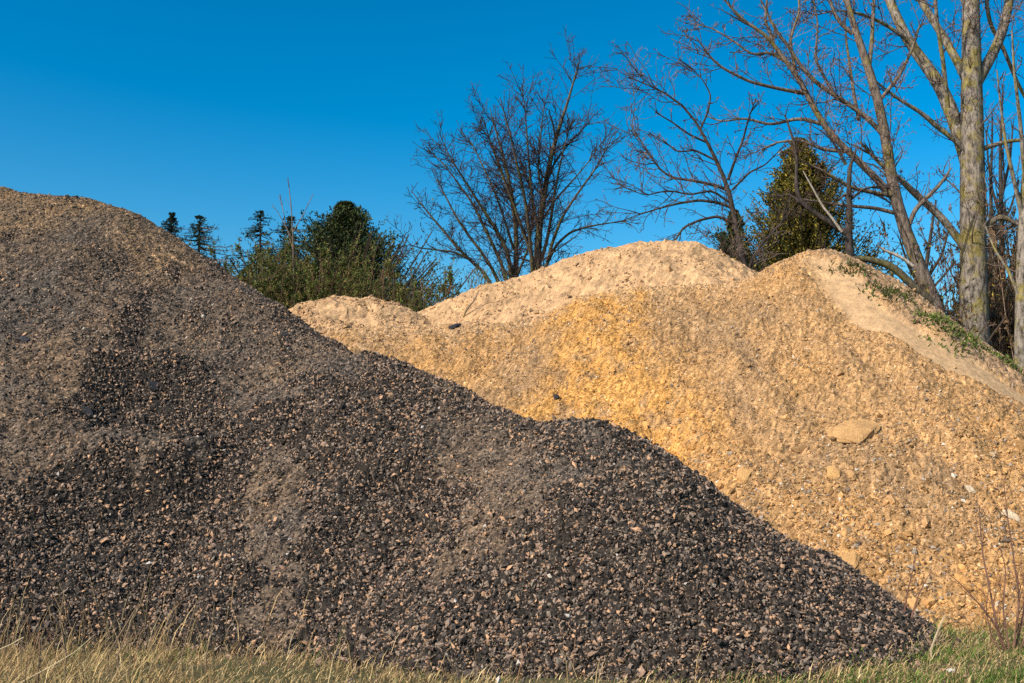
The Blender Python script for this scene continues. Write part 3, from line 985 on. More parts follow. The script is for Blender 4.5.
def lv_big(d=2.0, lf=0.16, rf=0.13):
    return [dict(dens=d, ang=46, lf=lf, cap=5.0, fall=0.4, rf=rf, t0=0.12, t1=1.0, n=8, wob=0.16, up=0.035, rmin=0.012),
            dict(dens=7.5, ang=48, lf=0.5, cap=1.5, t0=0.1, t1=1.0, n=6, wob=0.18, up=0.02, rmin=0.0085, droop=0.05),
            dict(dens=6.0, ang=48, lf=0.5, cap=0.8, t0=0.15, t1=1.0, n=4, wob=0.22, up=0.0, rmin=0.006, droop=0.05)]


bare_tree('bare_tree', 'tall thick-trunked tree with straight grey-brown lichened trunk and forking limbs', [
    [(977, 420, 16), (975, 340, 15), (974, 300, 14.5), (973, 250, 13.5), (973, 200, 13.2), (972, 160, 12.8), (972, 110, 12), (972, 80, 11), (971, 40, 9.6), (971, 0, 9), (970, -60, 7.5), (972, -140, 5), (968, -220, 3)],
    [(974, 88, 6.5), (985, 68, 6), (1000, 40, 5.4), (1008, 10, 5), (1012, -20, 4.5), (1020, -80, 3.5), (1035, -150, 2)],
    [(972, 180, 8), (962, 140, 8), (950, 108, 7.5), (940, 82, 7), (925, 64, 6.2), (910, 46, 5.6), (900, 25, 5.2), (889, 0, 5), (875, -40, 4), (860, -100, 3), (850, -160, 2)],
    [(968, 84, 5), (958, 62, 4.6), (945, 40, 4.2), (930, 15, 4), (920, 0, 3.6), (900, -40, 3), (880, -100, 2)],
    [(948, 108, 2.5), (943, 60, 2.3), (938, 30, 2), (935, 0, 2), (934, -50, 1.5)],
    [(970, 258, 5), (964, 246, 4.6), (952, 231, 4.2), (945, 221, 4), (927, 204, 4), (915, 194, 3.6), (905, 183, 3.2), (893, 174, 2.8), (876, 160, 2), (860, 142, 1.2)],
    [(972, 158, 3), (955, 140, 2.8), (935, 125, 2.6), (922, 113, 2.3), (900, 100, 1.8), (880, 85, 1.2), (868, 74, .7)],
    [(976, 152, 3), (990, 146, 2.6), (1010, 141, 2.1), (1035, 139, 1.5), (1060, 132, 1)],
    [(977, 236, 3.8), (990, 223, 3.3), (1001, 216, 3), (1012, 221, 2.4), (1030, 231, 2), (1050, 232, 1.2)],
    [(1012, -20, 2.6), (1000, -10, 2.4), (985, -5, 2.3), (990, 25, 2.2), (1002, 45, 2.1), (1014, 75, 2), (1026, 100, 1.6), (1040, 120, 1)],
    [(971, 20, 3), (955, -20, 2.6), (940, -60, 2), (930, -110, 1)],
    [(925, 64, 2.6), (908, 40, 2.2), (885, 24, 1.9), (862, 14, 1.6), (840, 10, 1), (815, 15, .7)],
], 25.0, M_bark_poplar, TW_BROWN, lv_big(2.0, 0.24, 0.08), (0.3, 0.085, CAT), rs=0.94)
bare_tree('bare_tree', 'leaning bare tree with long limbs reaching over the conifer, full of brown catkins', [
    [(950, 345, 10.5), (935, 305, 9.5), (925, 280, 9), (915, 255, 8.5), (905, 235, 8), (898, 215, 7.3), (892, 195, 6.8), (890, 175, 6.4), (888, 150, 6.2), (884, 120, 6), (878, 95, 5.8), (872, 75, 5.6), (867, 60, 5), (860, 45, 4.4), (853, 30, 4), (848, 10, 3.6), (845, 0, 3.4), (838, -40, 2.6), (830, -100, 1.6)],
    [(869, 66, 3), (872, 40, 2.5), (873, 15, 2.3), (874, 0, 2), (878, -50, 1.2)],
    [(853, 34, 2.7), (843, 26, 2.6), (835, 15, 2.4), (830, 0, 2), (825, -30, 1.4)],
    [(891, 195, 5), (878, 180, 4.5), (862, 165, 4.3), (850, 152, 4.1), (835, 140, 3.9), (822, 122, 3.7), (812, 105, 3.6), (805, 90, 3.4), (795, 72, 3.1), (785, 60, 2.9), (775, 47, 2.6), (766, 33, 2.3), (752, 27, 2), (740, 19, 1.8), (730, 6, 1.5), (718, -8, 1)],
    [(888, 140, 3.5), (872, 122, 3.1), (852, 106, 3), (835, 96, 2.9), (815, 82, 2.6), (800, 66, 2.3), (790, 48, 2), (775, 30, 1.7), (765, 8, 1.3), (752, -18, .9)],
    [(807, 94, 2.5), (780, 89, 2.2), (750, 82, 1.9), (722, 68, 1.6), (710, 57, 1.2), (696, 37, .8)],
    [(786, 62, 2), (770, 52, 1.8), (752, 55, 1.5), (735, 42, 1.2), (712, 28, .9), (694, 24, .6)],
    [(859, 120, 2.5), (854, 95, 2.1), (849, 60, 1.8), (846, 40, 1.4), (845, 18, .9)],
    [(893, 196, 2.6), (870, 192, 2.5), (852, 188, 2.2), (833, 177, 1.8), (818, 168, 1.3), (803, 163, .8)],
    [(895, 213, 2.6), (875, 208, 2.3), (850, 206, 2), (825, 203, 1.5), (802, 199, .8)],
    [(904, 240, 3), (910, 222, 3), (915, 210, 2.8), (925, 199, 2.5), (936, 189, 2.2), (945, 178, 1.8), (951, 168, 1)],
    [(880, 100, 2.5), (900, 75, 2), (912, 50, 1.6), (920, 25, 1)],
    [(822, 124, 2.6), (800, 118, 2.2), (770, 125, 1.8), (745, 118, 1.4), (720, 122, 1), (705, 115, .6)],
    [(795, 72, 2.2), (790, 40, 1.8), (800, 10, 1.4), (796, -25, .9)],
    [(850, 152, 2.4), (825, 150, 2), (800, 140, 1.7), (778, 142, 1.2), (760, 150, .8)],
    [(775, 47, 2), (765, 20, 1.6), (768, -10, 1)],
    [(835, 96, 1.9), (815, 60, 1.6), (818, 25, 1.2), (812, -10, .8)],
], 24.0, M_bark_grey, TW_BROWN, lv_big(3.7, 0.28, 0.12), (0.36, 0.095, CAT), rs=0.82)
bare_tree('bare_tree', 'small dark bare tree with a sharply kinked limb in front of the olive conifer', [
    [(855, 290, 6), (850, 255, 5.2), (848, 240, 4.8), (846, 231, 4.4), (848, 220, 3.4), (852, 210, 3), (850, 195, 2.9), (847, 180, 2.8), (846, 165, 2.6), (850, 157, 2), (856, 150, 1.2)],
    [(847, 233, 4), (838, 227, 3.5), (826, 220, 3.3), (812, 211, 3.1), (801, 203, 2.9), (797, 194, 2.6), (796, 180, 2.3), (797, 160, 2), (795, 145, 1.8), (790, 130, 1.4), (785, 115, .9)],
    [(846, 165, 2), (838, 150, 1.6), (830, 138, 1), (820, 130, .6)],
    [(850, 200, 1.8), (862, 190, 1.4), (875, 186, .8)],
    [(800, 202, 1.8), (790, 195, 1.4), (778, 196, .8)],
], 22.8, M_bark_dark, TW_RED, lv_big(2.2, 0.2), rs=0.85)
bare_tree('bare_tree', 'bare tree in the dip between the sand heaps, slender branches arching over the pale sand', [
    [(751, 300, 6), (748, 278, 5.4), (745, 263, 5), (740, 250, 4.8), (736, 238, 4.4), (734, 220, 4.1), (733, 200, 3.8), (731, 185, 3.5), (726, 175, 3.1), (715, 160, 2.8), (706, 142, 2.5), (700, 126, 2.2), (693, 110, 1.9), (684, 99, 1.7), (668, 92, 1.4), (648, 85, 1.1), (628, 77, .7)],
    [(731, 192, 2.9), (722, 187, 2.6), (705, 183, 2.3), (690, 180, 2.1), (672, 178, 1.8), (660, 170, 1.6), (650, 155, 1.3), (640, 140, 1), (630, 124, .7)],
    [(733, 208, 2.8), (720, 203, 2.4), (700, 200, 2.1), (680, 203, 1.8), (660, 208, 1.4), (638, 215, .9)],
    [(735, 224, 2.5), (718, 216, 2.2), (700, 220, 2), (684, 227, 1.8), (675, 240, 1.3)],
    [(728, 180, 2.5), (735, 160, 2), (743, 140, 1.7), (748, 120, 1.3), (756, 98, .8)],
    [(700, 130, 1.9), (708, 112, 1.5), (711, 95, 1.2), (703, 80, .9), (692, 68, .6)],
    [(747, 272, 2.9), (754, 256, 2.4), (764, 241, 2), (777, 228, 1.5), (788, 214, .9)],
    [(706, 142, 1.8), (690, 135, 1.5), (672, 122, 1.2), (655, 112, .8)],
    [(733, 205, 2), (712, 190, 1.7), (690, 195, 1.4), (668, 190, 1.1), (645, 196, .8), (628, 188, .6)],
    [(715, 160, 1.8), (695, 150, 1.5), (678, 152, 1.2), (662, 140, .8)],
    [(732, 190, 1.8), (750, 172, 1.5), (765, 165, 1.1), (780, 150, .7)],
], 24.5, M_bark_dark, [(0.075, 0.055, 0.042), (0.11, 0.078, 0.058), (0.15, 0.10, 0.078)], lv_big(4.0, 0.33), (0.16, 0.08, CAT), rs=0.66)
bare_tree('bare_tree', 'pale grey lichened trunk standing at the edge of the picture beside the ramp', [
    [(1022, 420, 8), (1021, 360, 7), (1022, 300, 6.4), (1023, 230, 6), (1030, 150, 5.4), (1034, 80, 4.6), (1036, 0, 3.6), (1040, -80, 2)],
    [(1023, 220, 2.6), (1014, 180, 2), (1005, 140, 1.6), (1000, 100, 1), (997, 70, .6)],
    [(1026, 190, 2.4), (1020, 120, 1.9), (1014, 70, 1.4), (1012, 30, .8)],
    [(1021, 300, 2), (1008, 270, 1.6), (995, 250, 1.2), (985, 225, .7)],
], 23.0, M_bark_poplar, TW_BROWN, lv_big(1.6, 0.16))
bare_tree('sapling', 'thin leafless sapling rising straight above the green shrubs', [
    [(294, 330, 1.5), (294, 280, 1.4), (293, 240, 1.2), (292, 212, 1), (290, 192, .7), (288, 178, .4)],
    [(293, 240, .9), (283, 222, .7), (278, 212, .5), (272, 205, .35)],
    [(293, 232, .9), (303, 215, .7), (309, 203, .5), (313, 194, .35)],
    [(293, 250, .9), (286, 225, .7), (282, 205, .5), (280, 195, .35)],
], 25.5, M_bark_grey, [(0.13, 0.06, 0.05)], [dict(dens=2.2, cap=3.0, ang=22, lf=0.15, t0=0.3, t1=1.0, n=4, wob=0.06, up=0.05, rmin=0.006)], lean_range=0.2, rs=0.55)
# far thin trees in the gap and at the edge
for lab, lim, D in (('slender bare tree with upright twigs just past the thick trunk', [
        [(991, 340, 2.6), (990, 280, 2.3), (992, 230, 2), (990, 180, 1.5), (993, 140, 1), (992, 112, .6)],
        [(990, 260, 1.5), (1000, 220, 1.2), (1004, 180, .9), (1003, 150, .6)], [(991, 280, 1.5), (983, 245, 1.2), (981, 215, .8)], [(991, 240, 1.4), (1010, 210, 1.1), (1019, 180, .7)]], 30.0),
    ('slender finely twigged bare tree beyond the thick trunk, by the picture edge', [
        [(1003, 330, 3), (1002, 250, 2.6), (1001, 200, 2.2), (1000, 150, 1.6), (1002, 110, 1), (1003, 85, .6)],
        [(1002, 220, 1.6), (992, 190, 1.3), (988, 160, 1), (986, 130, .6)], [(1001, 200, 1.6), (1010, 160, 1.2), (1013, 125, .7)]], 33.0),
    ('slender bare tree between the leaning tree and the thick trunk, low and finely twigged', [
        [(918, 330, 3), (922, 290, 2.5), (928, 255, 2), (932, 225, 1.4), (936, 200, .7)],
        [(921, 290, 1.8), (908, 265, 1.3), (900, 240, .8)], [(923, 285, 1.8), (942, 255, 1.3), (950, 225, .7)], [(921, 300, 1.6), (940, 280, 1.2), (955, 262, .7)]], 31.0)):
    bare_tree('bare_tree', lab, lim, D, M_bark_dark, TW_RED, [dict(dens=4.0, cap=4.0, ang=35, lf=0.3, t0=0.1, t1=1.0, n=6, wob=0.12, up=0.04, rmin=0.009),
              dict(dens=6, ang=40, lf=0.42, t0=0.15, t1=1.0, n=4, wob=0.2, up=0.03, rmin=0.006), dict(dens=5, ang=42, lf=0.4, t0=0.2, t1=1.0, n=3, wob=0.2, up=0.03, rmin=0.0045)])


# fallen and broken wood
def stick(name, label, pts, D, mat, twigs=0):
    A = trace(pts, D, 0.05)
    bb = Buf(); bb.tubes(A[None, :, :3], A[None, :, 3], 8)
    if twigs:
        Q, Rr = spawn(A[None, :, :3], A[None, :, 3], per=twigs, ang=45, lf=0.3, t0=0.2, t1=1, n=5, wob=0.2, up=0.03, rmin=0.007)
        Q2, R2 = spawn(Q, Rr, per=3, ang=45, lf=0.45, t0=0.2, t1=1, n=4, wob=0.2, up=0.02, rmin=0.005)
        bb.tubes(Q, Rr, 4); bb.tubes(Q2, R2, 3)
    return tag(bb.build(name, mat, None, True), label, 'branch')


stick('broken_branch', 'white peeled broken branch sticking out of the leaning trunk', [(877, 245, .8), (884, 250, 1.3), (894, 254, 1.5), (904, 259, 1.7), (913, 266, 1.8)], 23.5, M_peeled)
stick('fallen_branch', 'dark mossy fallen branch lying along the back of the sand ridge to the leaning trunk', [(933, 303, 4), (912, 285, 4), (895, 268, 3.8), (880, 262, 3.4), (862, 258, 3), (840, 261, 2.4), (825, 270, 1.6)], 22.5, M_bark_moss, 3)
stick('broken_branch', 'pale bare dead branch slanting up in front of the conifer', [(842, 232, 1.5), (832, 218, 1.3), (823, 207, 1.1), (812, 187, .9), (803, 171, .5)], 22.6, M_bark_pale, 0)
stick('fallen_branch', 'dark arched branch lying in the brown brush behind the thick trunk', [(975, 325, 3.5), (990, 316, 3.5), (1002, 316, 3), (1015, 326, 2.4), (1024, 332, 1.6)], 25.8, M_bark_dark, 5)


# thin stick poking out of the pale sand
A = np.array([hit(pale_fn, 463, 318)] + [hit(pale_fn, 463, 318) + np.array(d) for d in ((0.06, -0.05, 0.14), (0.16, -0.08, 0.26), (0.25, -0.1, 0.38), (0.33, -0.1, 0.56))])
A = resample(np.hstack([A, np.array([[.016], [.016], [.014], [.012], [.008]])]), 16)
rt = Buf(); rt.tubes(A[None, :, :3], A[None, :, 3], 6)
tag(rt.build('stick', M_bark_grey, None, True), 'thin bent stick poking out of the pale sand above the black lump', 'stick')


# ------------------------------------------------------------------ conifers
def conifer(name, label, px, py_top, py_base_ref, half_px, D, cols, nlimb, style, group=None):
    """crown between the tip and a reference height; wider below; the trunk goes on down to the ground"""
    tip = P(px, py_top, D)
    foot = np.array([tip[0], D, 0.0])
    root = empty(name, foot); tag(root, label, 'conifer', group)
    Hh = tip[2]
    mpp = D / F
    zref = P(px, py_base_ref, D)[2]
    slope = half_px * mpp / (Hh - zref)
    tb = Buf()
    tr = resample(np.array([[foot[0], foot[1], -0.1, 0.10 + Hh * 0.014], [foot[0] + .03, foot[1], Hh * 0.5, 0.05 + Hh * 0.008], [tip[0], tip[1], Hh * 0.985, 0.012]]), 14)
    tb.tubes(tr[None, :, :3], tr[None, :, 3], 7); tb.build('trunk', M_bark_dark, root, True)
    z0 = Hh * 0.22
    uu = rng.uniform(0, 1, nlimb) ** (0.75 if style != 'spruce' else 0.8)
    if style == 'spruce':                       # whorls
        nw = max(7, int((Hh - z0) / 0.30))
        tier = (uu * nw) % 1.0
    zz = np.clip(z0 + (Hh - z0) * (1 - uu) if False else z0 + (Hh - z0) * uu, z0, Hh * 0.985)
    a = rng.uniform(0, 2 * np.pi, nlimb)
    depth = Hh - zz
    if style == 'round':
        rad = slope * (Hh - zref) * np.minimum(depth / (Hh - zref), 1.0) ** 1.2 * rng.uniform(0.6, 1.15, nlimb)
        el = 0.8
    elif style == 'column':
        rad = slope * depth * 0.95 / (1 + 0.35 * depth / Hh); el = 0.9
    else:
        rad = slope * depth * rng.uniform(0.6, 1.15, nlimb) * (1.2 - 0.5 * tier); el = -0.3
    # lumpy outline
    rad = rad * (0.52 + 0.85 * np.clip(0.5 + 1.3 * fbm(a * 1.9, zz * 1.7, int(px), 3), 0, 1)) * rng.uniform(0.62, 1.3, nlimb) + 0.02
    d = np.stack([np.cos(a), np.sin(a), np.full(nlimb, el) + rng.normal(0, 0.15, nlimb)], 1)
    n = 7
    pts = []
    for k in range(n):
        t = k / (n - 1)
        rise = (el * t + (0.18 * t * t if style == 'spruce' else 0.2 * t * t)) * rad
        pts.append(np.stack([foot[0] + d[:, 0] * rad * t, foot[1] + d[:, 1] * rad * t, np.maximum(zz - ((el + 0.2) * rad if el > 0 else 0), 0.1) + rise], 1))
    Q = np.stack(pts, 1)
    Rr = (0.012 + rad * 0.012)[:, None] * np.linspace(1, 0.3, n)[None]
    cb = Buf(); cb.tubes(Q, Rr, 3, (0.05, 0.035, 0.025))
    # side sprays
    per = {'spruce': 6, 'round': 11, 'column': 11}[style]
    S, Sr = spawn(Q, Rr, per=per, ang=48 if style != 'column' else 30, lf=0.42, t0=0.15, t1=1.0, n=4, wob=0.12, up=0.0 if style == 'spruce' else 0.12, rmin=0.004, absL=None)
    # needles / scales on everything
    def cover(Z, per_m, L, W):
        B, M, _ = Z.shape
        k = per_m
        t = rng.uniform(0, M - 1.001, (B, k)); i = t.astype(int); f = (t - i)[..., None]
        bi = np.arange(B)[:, None]
        p = Z[bi, i] * (1 - f) + Z[bi, i + 1] * f
        T = Z[bi, i + 1] - Z[bi, i]; T = T / (np.linalg.norm(T, axis=2, keepdims=True) + 1e-9)
        dd = T * 0.8 + rng.normal(size=T.shape) * 0.5
        dd /= np.linalg.norm(dd, axis=2, keepdims=True)
        p = p.reshape(-1, 3); dd = dd.reshape(-1, 3); m = len(p)
        tone = fbm(p[:, 0] * 1.3 + p[:, 1], p[:, 2] * 1.3, 77, 2)[:, None]
        c = pick(cols, m, [1] * len(cols)) * (1 + 0.35 * tone)
        cb.leaves(p, dd, rng.uniform(L * .6, L * 1.3, m), rng.uniform(W * .6, W * 1.3, m), c)
    L, W = {'spruce': (0.052, 0.02), 'round': (0.095, 0.034), 'column': (0.085, 0.034)}[style]
    cover(Q, 16 if style == 'spruce' else 26, L, W); cover(S, 6 if style == 'spruce' else 9, L, W)
    cover(tr[None, 12:, :3], 12, L, W)
    cb.build('crown', M_needle, root)
    print(name, cb.n)
    return root


SPR = [(0.028, 0.048, 0.026), (0.02, 0.036, 0.022), (0.04, 0.06, 0.03)]
YEW = [(0.035, 0.055, 0.016), (0.02, 0.034, 0.012), (0.075, 0.085, 0.022)]
THU = [(0.19, 0.15, 0.022), (0.10, 0.10, 0.022), (0.27, 0.20, 0.028), (0.04, 0.045, 0.015)]
GRN = [(0.03, 0.055, 0.025), (0.04, 0.07, 0.03)]
conifer('spruce', 'small dark spruce tip just above the dark heap crest, thinnest in its pair', 172, 209, 250, 24, 34, SPR, 480, 'spruce')
conifer('spruce', 'broader dark spruce of the pair beside the dark heap crest', 200, 212, 260, 38, 33, SPR, 480, 'spruce')
conifer('spruce', 'dark spruce with widely spaced tiers above the middle of the green shrubs', 261, 207, 262, 38, 33, SPR, 380, 'spruce')
conifer('spruce', 'dark spruce close behind the leafless sapling', 291, 213, 262, 36, 33.5, SPR, 480, 'spruce')
conifer('yew', 'large bushy dark green conifer with upswept branch tips, tallest above the shrubs', 346, 200, 262, 84, 30, YEW, 1400, 'round')
conifer('cypress', 'tall olive-yellow conical conifer behind the bare branches between the sand heaps', 799, 136, 262, 72, 27, THU, 1500, 'column')
conifer('cypress', 'low dark green conifer bush beside the bare tree in the dip', 734, 208, 285, 48, 27.5, GRN + THU[1:2], 420, 'round')


# ------------------------------------------------------------------ shrubs
def make_shrub(name, Hs, nst, leaf, lcols, scols, nleaf, lsize, spread):
    """upright stems with small leaves, standing at the origin"""
    bst = Buf(); blf = Buf()
    base = rng.normal(size=(nst, 3)) * np.array([spread, spread, 0]); base[:, 2] = -0.05
    d = np.stack([rng.normal(0, 0.12, nst), rng.normal(0, 0.12, nst), np.ones(nst)], 1)
    Ln = Hs * rng.uniform(0.6, 1.0, nst)
    n = 9
    pts = [base]
    for k in range(n - 1):
        d = d + rng.normal(size=(nst, 3)) * 0.05; d /= np.linalg.norm(d, axis=1, keepdims=True)
        pts.append(pts[-1] + d * (Ln / (n - 1))[:, None])
    Q = np.stack(pts, 1); Rr = np.full((nst, 1), 0.018) * np.linspace(1, 0.3, n)[None]
    bst.tubes(Q, Rr, 4, pick(scols, nst, [1] * len(scols)))
    S, Sr = spawn(Q, Rr, per=16, ang=32, lf=0.16, t0=0.3, t1=1.0, n=5, wob=0.12, up=0.08, rmin=0.006)
    bst.tubes(S, Sr, 3, pick(scols, len(S), [1] * len(scols)))
    S2, Sr2 = spawn(S, Sr, per=3, ang=35, lf=0.45, t0=0.2, t1=1.0, n=4, wob=0.15, up=0.06, rmin=0.0045)
    bst.tubes(S2, Sr2, 3, pick(scols, len(S2), [1] * len(scols)))
    if leaf:
        for Z in (S, S2):
            B, M, _ = Z.shape
            t = rng.uniform(0.1, M - 1.001, (B, nleaf)); i = t.astype(int); f = (t - i)[..., None]; bi = np.arange(B)[:, None]
            p = (Z[bi, i] * (1 - f) + Z[bi, i + 1] * f).reshape(-1, 3)
            dd = rng.normal(size=p.shape); dd[:, 2] += 0.5; dd /= np.linalg.norm(dd, axis=1, keepdims=True)
            blf.leaves(p, dd, rng.uniform(lsize * .6, lsize * 1.4, len(p)), rng.uniform(lsize * .35, lsize * .7, len(p)), pick(lcols, len(p), [1] * len(lcols)), 0.1)
    root = empty(name, (0, 0, 0))
    bst.build('stems', M_twig, root)
    if leaf: blf.build('foliage', M_leaf, root)
    print(name, bst.n, blf.n)
    return root


def place_all(protos, spots, label, cat, group):
    used = set()
    for k, (x, y, s, w) in enumerate(spots):
        i = k % len(protos)
        o = protos[i] if i not in used else copy_tree(protos[i])
        used.add(i)
        o.location = (x, y, 0); o.rotation_euler = (0, 0, rng.uniform(0, 6.28)); o.scale = (w, w, s)
        tag(o, label, cat, group)


LG = [(0.10, 0.13, 0.026), (0.06, 0.09, 0.02), (0.16, 0.18, 0.04), (0.19, 0.135, 0.045)]
LS = [(0.13, 0.065, 0.04), (0.10, 0.055, 0.035), (0.16, 0.10, 0.06)]
protos = [make_shrub('shrub', 6.0, 34, True, LG, LS, 10, 0.056, 0.6) for _ in range(2)]
spots = []
# top outline of the hedge in the photo: (px, top py)
for px, py in ((222, 260), (234, 246), (244, 240), (256, 242), (272, 240), (285, 244), (300, 240), (316, 244), (330, 246), (346, 250), (362, 250), (378, 252), (392, 255), (404, 268), (228, 250), (262, 245), (296, 250), (332, 255), (368, 262), (214, 270), (228, 256), (240, 250), (250, 246), (256, 252), (276, 248), (288, 255), (310, 256), (322, 250), (340, 262), (354, 258), (384, 264), (398, 272)):
    D = rng.uniform(25.5, 28.5)
    q = P(px, py + 6, D)
    spots.append((q[0], D, q[2] / 6.0, rng.uniform(0.95, 1.3)))
place_all(protos, spots, 'leafy olive green shrub with upright reddish stems in the hedge behind the small sand mound', 'shrub', 'leafy shrubs in the hedge behind the small sand mound')
# sparser shrubs by the multi-stemmed trees
pr2 = [make_shrub('shrub', 5.0, 20, True, LG, [(0.10, 0.065, 0.048), (0.15, 0.10, 0.065)], 2, 0.055, 0.5)]
sp2 = []
for px, py in ((412, 276), (420, 268), (430, 260), (440, 262), (448, 264), (456, 268), (464, 270), (474, 274), (484, 276), (496, 276), (508, 274), (436, 275), (470, 282)):
    D = rng.uniform(26.5, 28); q = P(px, py, D); sp2.append((q[0], D, q[2] / 5.0, 0.9))
place_all(pr2, sp2, 'sparse thin-leaved shrub with upright twigs, under the multi-stemmed bare trees', 'shrub', 'sparse shrubs under the multi-stemmed trees')
# leafless brown brush behind the ramp and the thick trunk
pr3 = [make_shrub('brush', 4.0, 34, True, [(0.19, 0.10, 0.05), (0.12, 0.10, 0.04), (0.23, 0.14, 0.07)], [(0.2, 0.12, 0.075), (0.11, 0.07, 0.05), (0.26, 0.175, 0.11)], 4, 0.06, 0.7)]
sp3 = []
for px, py in ((905, 312), (925, 300), (942, 290), (958, 286), (990, 245), (1004, 225), (1016, 210), (1030, 205), (1048, 200), (996, 280), (1012, 270), (1030, 260), (950, 310), (985, 300), (1070, 200), (1095, 210), (880, 300), (860, 285), (915, 320), (935, 312), (968, 300), (978, 262), (1000, 250), (1022, 235), (1008, 300), (1024, 290), (965, 270), (985, 225), (995, 205), (1010, 192), (1022, 185), (1040, 190), (925, 290), (905, 295), (948, 275), (935, 322), (988, 320), (1016, 310)):
    D = rng.uniform(26.5, 30); q = P(px, py, D); sp3.append((q[0], D, q[2] / 4.0, 1.0))
place_all(pr3, sp3, 'tangled brown leafless brush behind the ramp of the ochre heap', 'brush', 'brown brush behind the ramp')


# ------------------------------------------------------------------ weeds on the rim, twigs in the grass
def weed(px, py, w, label, cols, nl=170, D=None):
    nl = int(nl * 1.8)
    c = hit(sand_fn, px, py)
    if c[1] < 12 or c[1] > 24: c = P(px, py, 19.6)
    root = Buf()
    p = rng.normal(size=(nl, 3)) * np.array([w, w * 0.8, 0.0])
    p = p + c
    p[:, 2] = sand_fn(p[:, 0], p[:, 1]) - 0.01
    d = rng.normal(size=(nl, 3)); d[:, 2] = np.abs(d[:, 2]) + 0.5; d /= np.linalg.norm(d, axis=1, keepdims=True)
    root.leaves(p, d, rng.uniform(0.05, 0.14, nl), rng.uniform(0.02, 0.045, nl), pick(cols, nl, [1] * len(cols)), 0.25)
    e = empty('weed_clump', c); tag(e, label, 'weed')
    root.build('leaves', M_leaf, e)


WD = [(0.10, 0.15, 0.025), (0.14, 0.19, 0.035), (0.07, 0.09, 0.02), (0.22, 0.18, 0.07)]
WB = [(0.09, 0.10, 0.03), (0.16, 0.12, 0.06), (0.06, 0.07, 0.02)]
weed(851, 268, 0.16, 'sparse brownish weed clump on the rim just below the peak of the ochre heap', WB, 90)
weed(890, 293, 0.22, 'olive weed clump on the rim in front of the leaning trunk', WB + WD[:1], 150)
weed(928, 318, 0.10, 'tiny green weed tuft on the rim between two larger clumps', WD, 60)
weed(950, 331, 0.22, 'broad bright green weed clump on the rim before the thick trunk', WD, 130)
weed(970, 341, 0.2, 'lush bright green weed clump on the rim just past the thick trunk', WD, 110)
weed(1010, 366, 0.14, 'small green weed clump at the foot of the pale trunk beside the ramp', WD, 90)


def twiggy(name, label, stems, D, col_, per, cat):
    ps = [trace(q, D, rng.uniform(-0.15, 0.15)) for q in stems]
    A = np.stack(ps)
    root = A[0, 0, :3].copy()
    z = float(all_h(root[:1], root[1:2])[0])
    bb = Buf()
    A = np.concatenate([np.repeat(np.array([[[root[0], root[1], z - 0.02, 0]]]), len(A), 0), A], 1)
    A[:, 0, 3] = A[:, 1, 3]
    bb.tubes(A[:, :, :3], A[:, :, 3], 5, col_)
    if per:
        Q, Rr = spawn(A[:, :, :3], A[:, :, 3], per=per, ang=32, lf=0.28, t0=0.1, t1=0.95, n=6, wob=0.1, up=0.06, rmin=0.0028)
        Q2, R2 = spawn(Q, Rr, per=1.5, ang=35, lf=0.4, t0=0.2, t1=0.95, n=4, wob=0.12, up=0.05, rmin=0.002)
        bb.tubes(Q, Rr, 4, col_); bb.tubes(Q2, R2, 3, col_)
    return tag(bb.build(name, M_twig), label, cat)


RB = (0.17, 0.09, 0.06)
twiggy('bare_shrub', 'leafless red-brown shrub with long thin shoots at the foot of the ochre heap', [
    [(1010, 662, 1.4), (1000, 640, 1.3), (995, 615, 1.2), (988, 580, 1), (982, 550, .8), (979, 505, .5)],
    [(1012, 662, 1.3), (1016, 630, 1.2), (1020, 600, 1.1), (1014, 560, .9), (1008, 520, .7), (1004, 485, .4)],
    [(1010, 660, 1.1), (996, 625, .9), (980, 605, .7), (962, 585, .5), (950, 575, .3)],
    [(1014, 660, 1.2), (1022, 620, 1), (1030, 580, .8), (1034, 530, .5)],
    [(1011, 660, 1.1), (1003, 610, .9), (1006, 570, .7), (1000, 545, .4)],
    [(1016, 660, 1.1), (1028, 630, .9), (1040, 600, .6), (1050, 560, .4)],
    [(1009, 660, 1.0), (992, 640, .8), (986, 610, .6), (990, 580, .4)]], 10.6, RB, 12, 'shrub')
ST = (0.46, 0.36, 0.21)
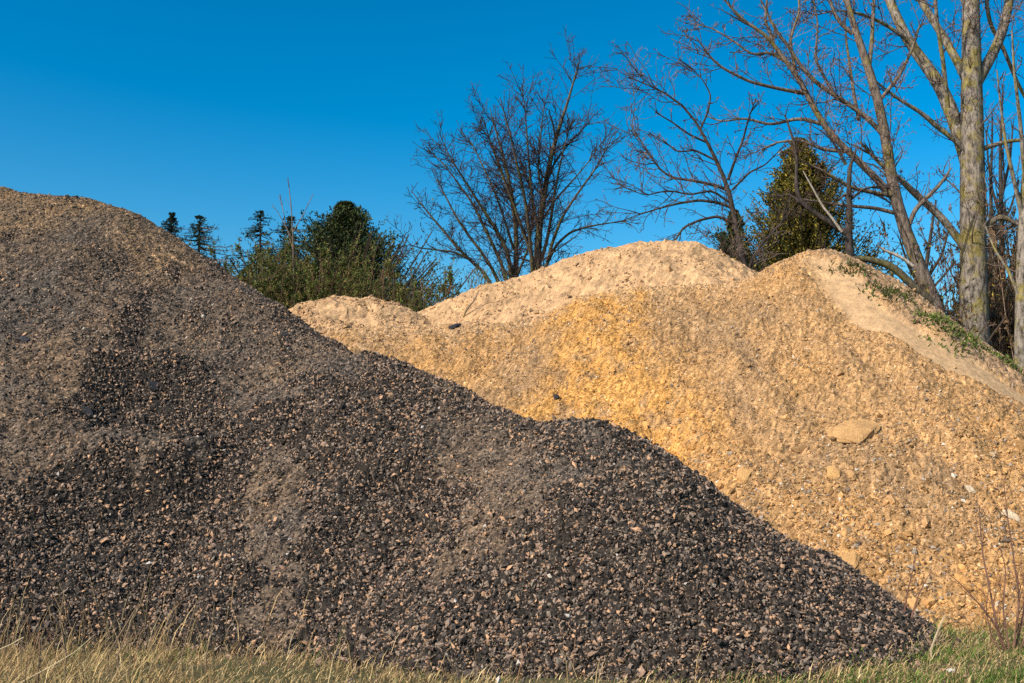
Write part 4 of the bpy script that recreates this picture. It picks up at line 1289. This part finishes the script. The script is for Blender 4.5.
for label, pts, D, c_, per in (
    ('thin brown stalk rising almost straight from the right foot of the dark heap', [(904, 614, .9), (908, 590, .8), (913, 570, .6), (917, 545, .35)], 11.3, RB, 2),
    ('short brown stalk bending away to the right at the foot of the dark heap', [(912, 616, .9), (918, 596, .7), (926, 580, .5), (932, 570, .3)], 11.3, RB, 2),
    ('pale leaning straw stalk at the corner of the green grass by the dark heap toe', [(931, 650, 1.1), (936, 636, 1), (941, 624, .9), (945, 615, .6)], 10.2, (0.42, 0.32, 0.2), 0),
    ('long pale straw stalk leaning low across the dry grass in the corner', [(18, 684, .6), (50, 667, .55), (75, 652, .5), (92, 637, .3)], 8.5, ST, 0),
    ('short pale straw stalk lying at the picture edge in the dry grass', [(-6, 652, .8), (10, 645, .7), (24, 637, .5)], 8.8, ST, 0),
    ('tallest bent brown weed stalk before the coarse chips above the dry grass', [(118, 655, .9), (128, 630, .8), (140, 605, .6), (146, 580, .35)], 9.2, (0.22, 0.15, 0.09), 4),
    ('lower brown weed stalk just beside the tallest bent one above the dry grass', [(108, 655, .9), (120, 634, .8), (131, 616, .6), (139, 603, .35)], 9.2, (0.22, 0.15, 0.09), 4),
    ('upright brown weed stalk near the long pale straw stalk', [(66, 655, .9), (60, 620, .7), (64, 592, .4)], 9.2, (0.22, 0.15, 0.09), 4),
    ('short dark weed stalk standing in the dry grass closest to the corner', [(38, 676, 1), (40, 650, .8), (39, 630, .4)], 8.6, (0.18, 0.11, 0.07), 3),
    ('fine straight brown weed stalk over the dark chips near the fine grey chute', [(206, 655, .7), (212, 630, .6), (214, 605, .35)], 9.2, (0.24, 0.17, 0.1), 3),
    ('fine slanting brown weed stalk over the dark chips above the short grass', [(182, 655, .7), (190, 625, .5), (197, 600, .3)], 9.2, (0.24, 0.17, 0.1), 3)):
    twiggy('dry_stalk', label, [pts], D, c_, per, 'plant')


def ground_fn(x, y): return np.zeros(x.shape) + 0.03


rock('pebble', ground_fn, 951, 672, 0.07, (1.2, 0.9, 0.7), (0.6, 0.54, 0.46), 'small whitish pebble lying in the green grass', 'pebble')

# ------------------------------------------------------------------ light and sky
S = np.array([-0.60, -0.52, 0.66]); S /= np.linalg.norm(S)
el = math.asin(S[2]); az = math.atan2(S[0], S[1])
sun = bpy.data.lights.new('sun', 'SUN')
sun.energy = 4.6; sun.angle = R(0.5); sun.color = (1.0, 0.94, 0.85)
so = bpy.data.objects.new('sun', sun); col.objects.link(so)
from mathutils import Vector
so.rotation_euler = Vector(S).to_track_quat('Z', 'Y').to_euler()
w = bpy.data.worlds.new('World'); scene.world = w; w.use_nodes = True
nt = w.node_tree
bg = nt.nodes['Background']
sky = nt.nodes.new('ShaderNodeTexSky'); sky.sky_type = 'NISHITA'; sky.sun_disc = False
sky.sun_elevation = el; sky.sun_rotation = az
sky.altitude = 100; sky.air_density = 1.15; sky.dust_density = 2.0; sky.ozone_density = 2.5
hs = nt.nodes.new('ShaderNodeHueSaturation'); hs.inputs['Hue'].default_value = 0.487; hs.inputs['Saturation'].default_value = 1.36; hs.inputs['Value'].default_value = 1.0
gam = nt.nodes.new('ShaderNodeGamma'); gam.inputs['Gamma'].default_value = 1.45
nt.links.new(sky.outputs[0], gam.inputs['Color']); nt.links.new(gam.outputs[0], hs.inputs['Color']); nt.links.new(hs.outputs[0], bg.inputs['Color'])
bg.inputs['Strength'].default_value = 0.075

scene.view_settings.view_transform = 'Standard'
scene.view_settings.look = 'None'
scene.view_settings.exposure = 0.17
scene.view_settings.gamma = 1
scene.cycles.max_bounces = 5
scene.cycles.use_denoising = False
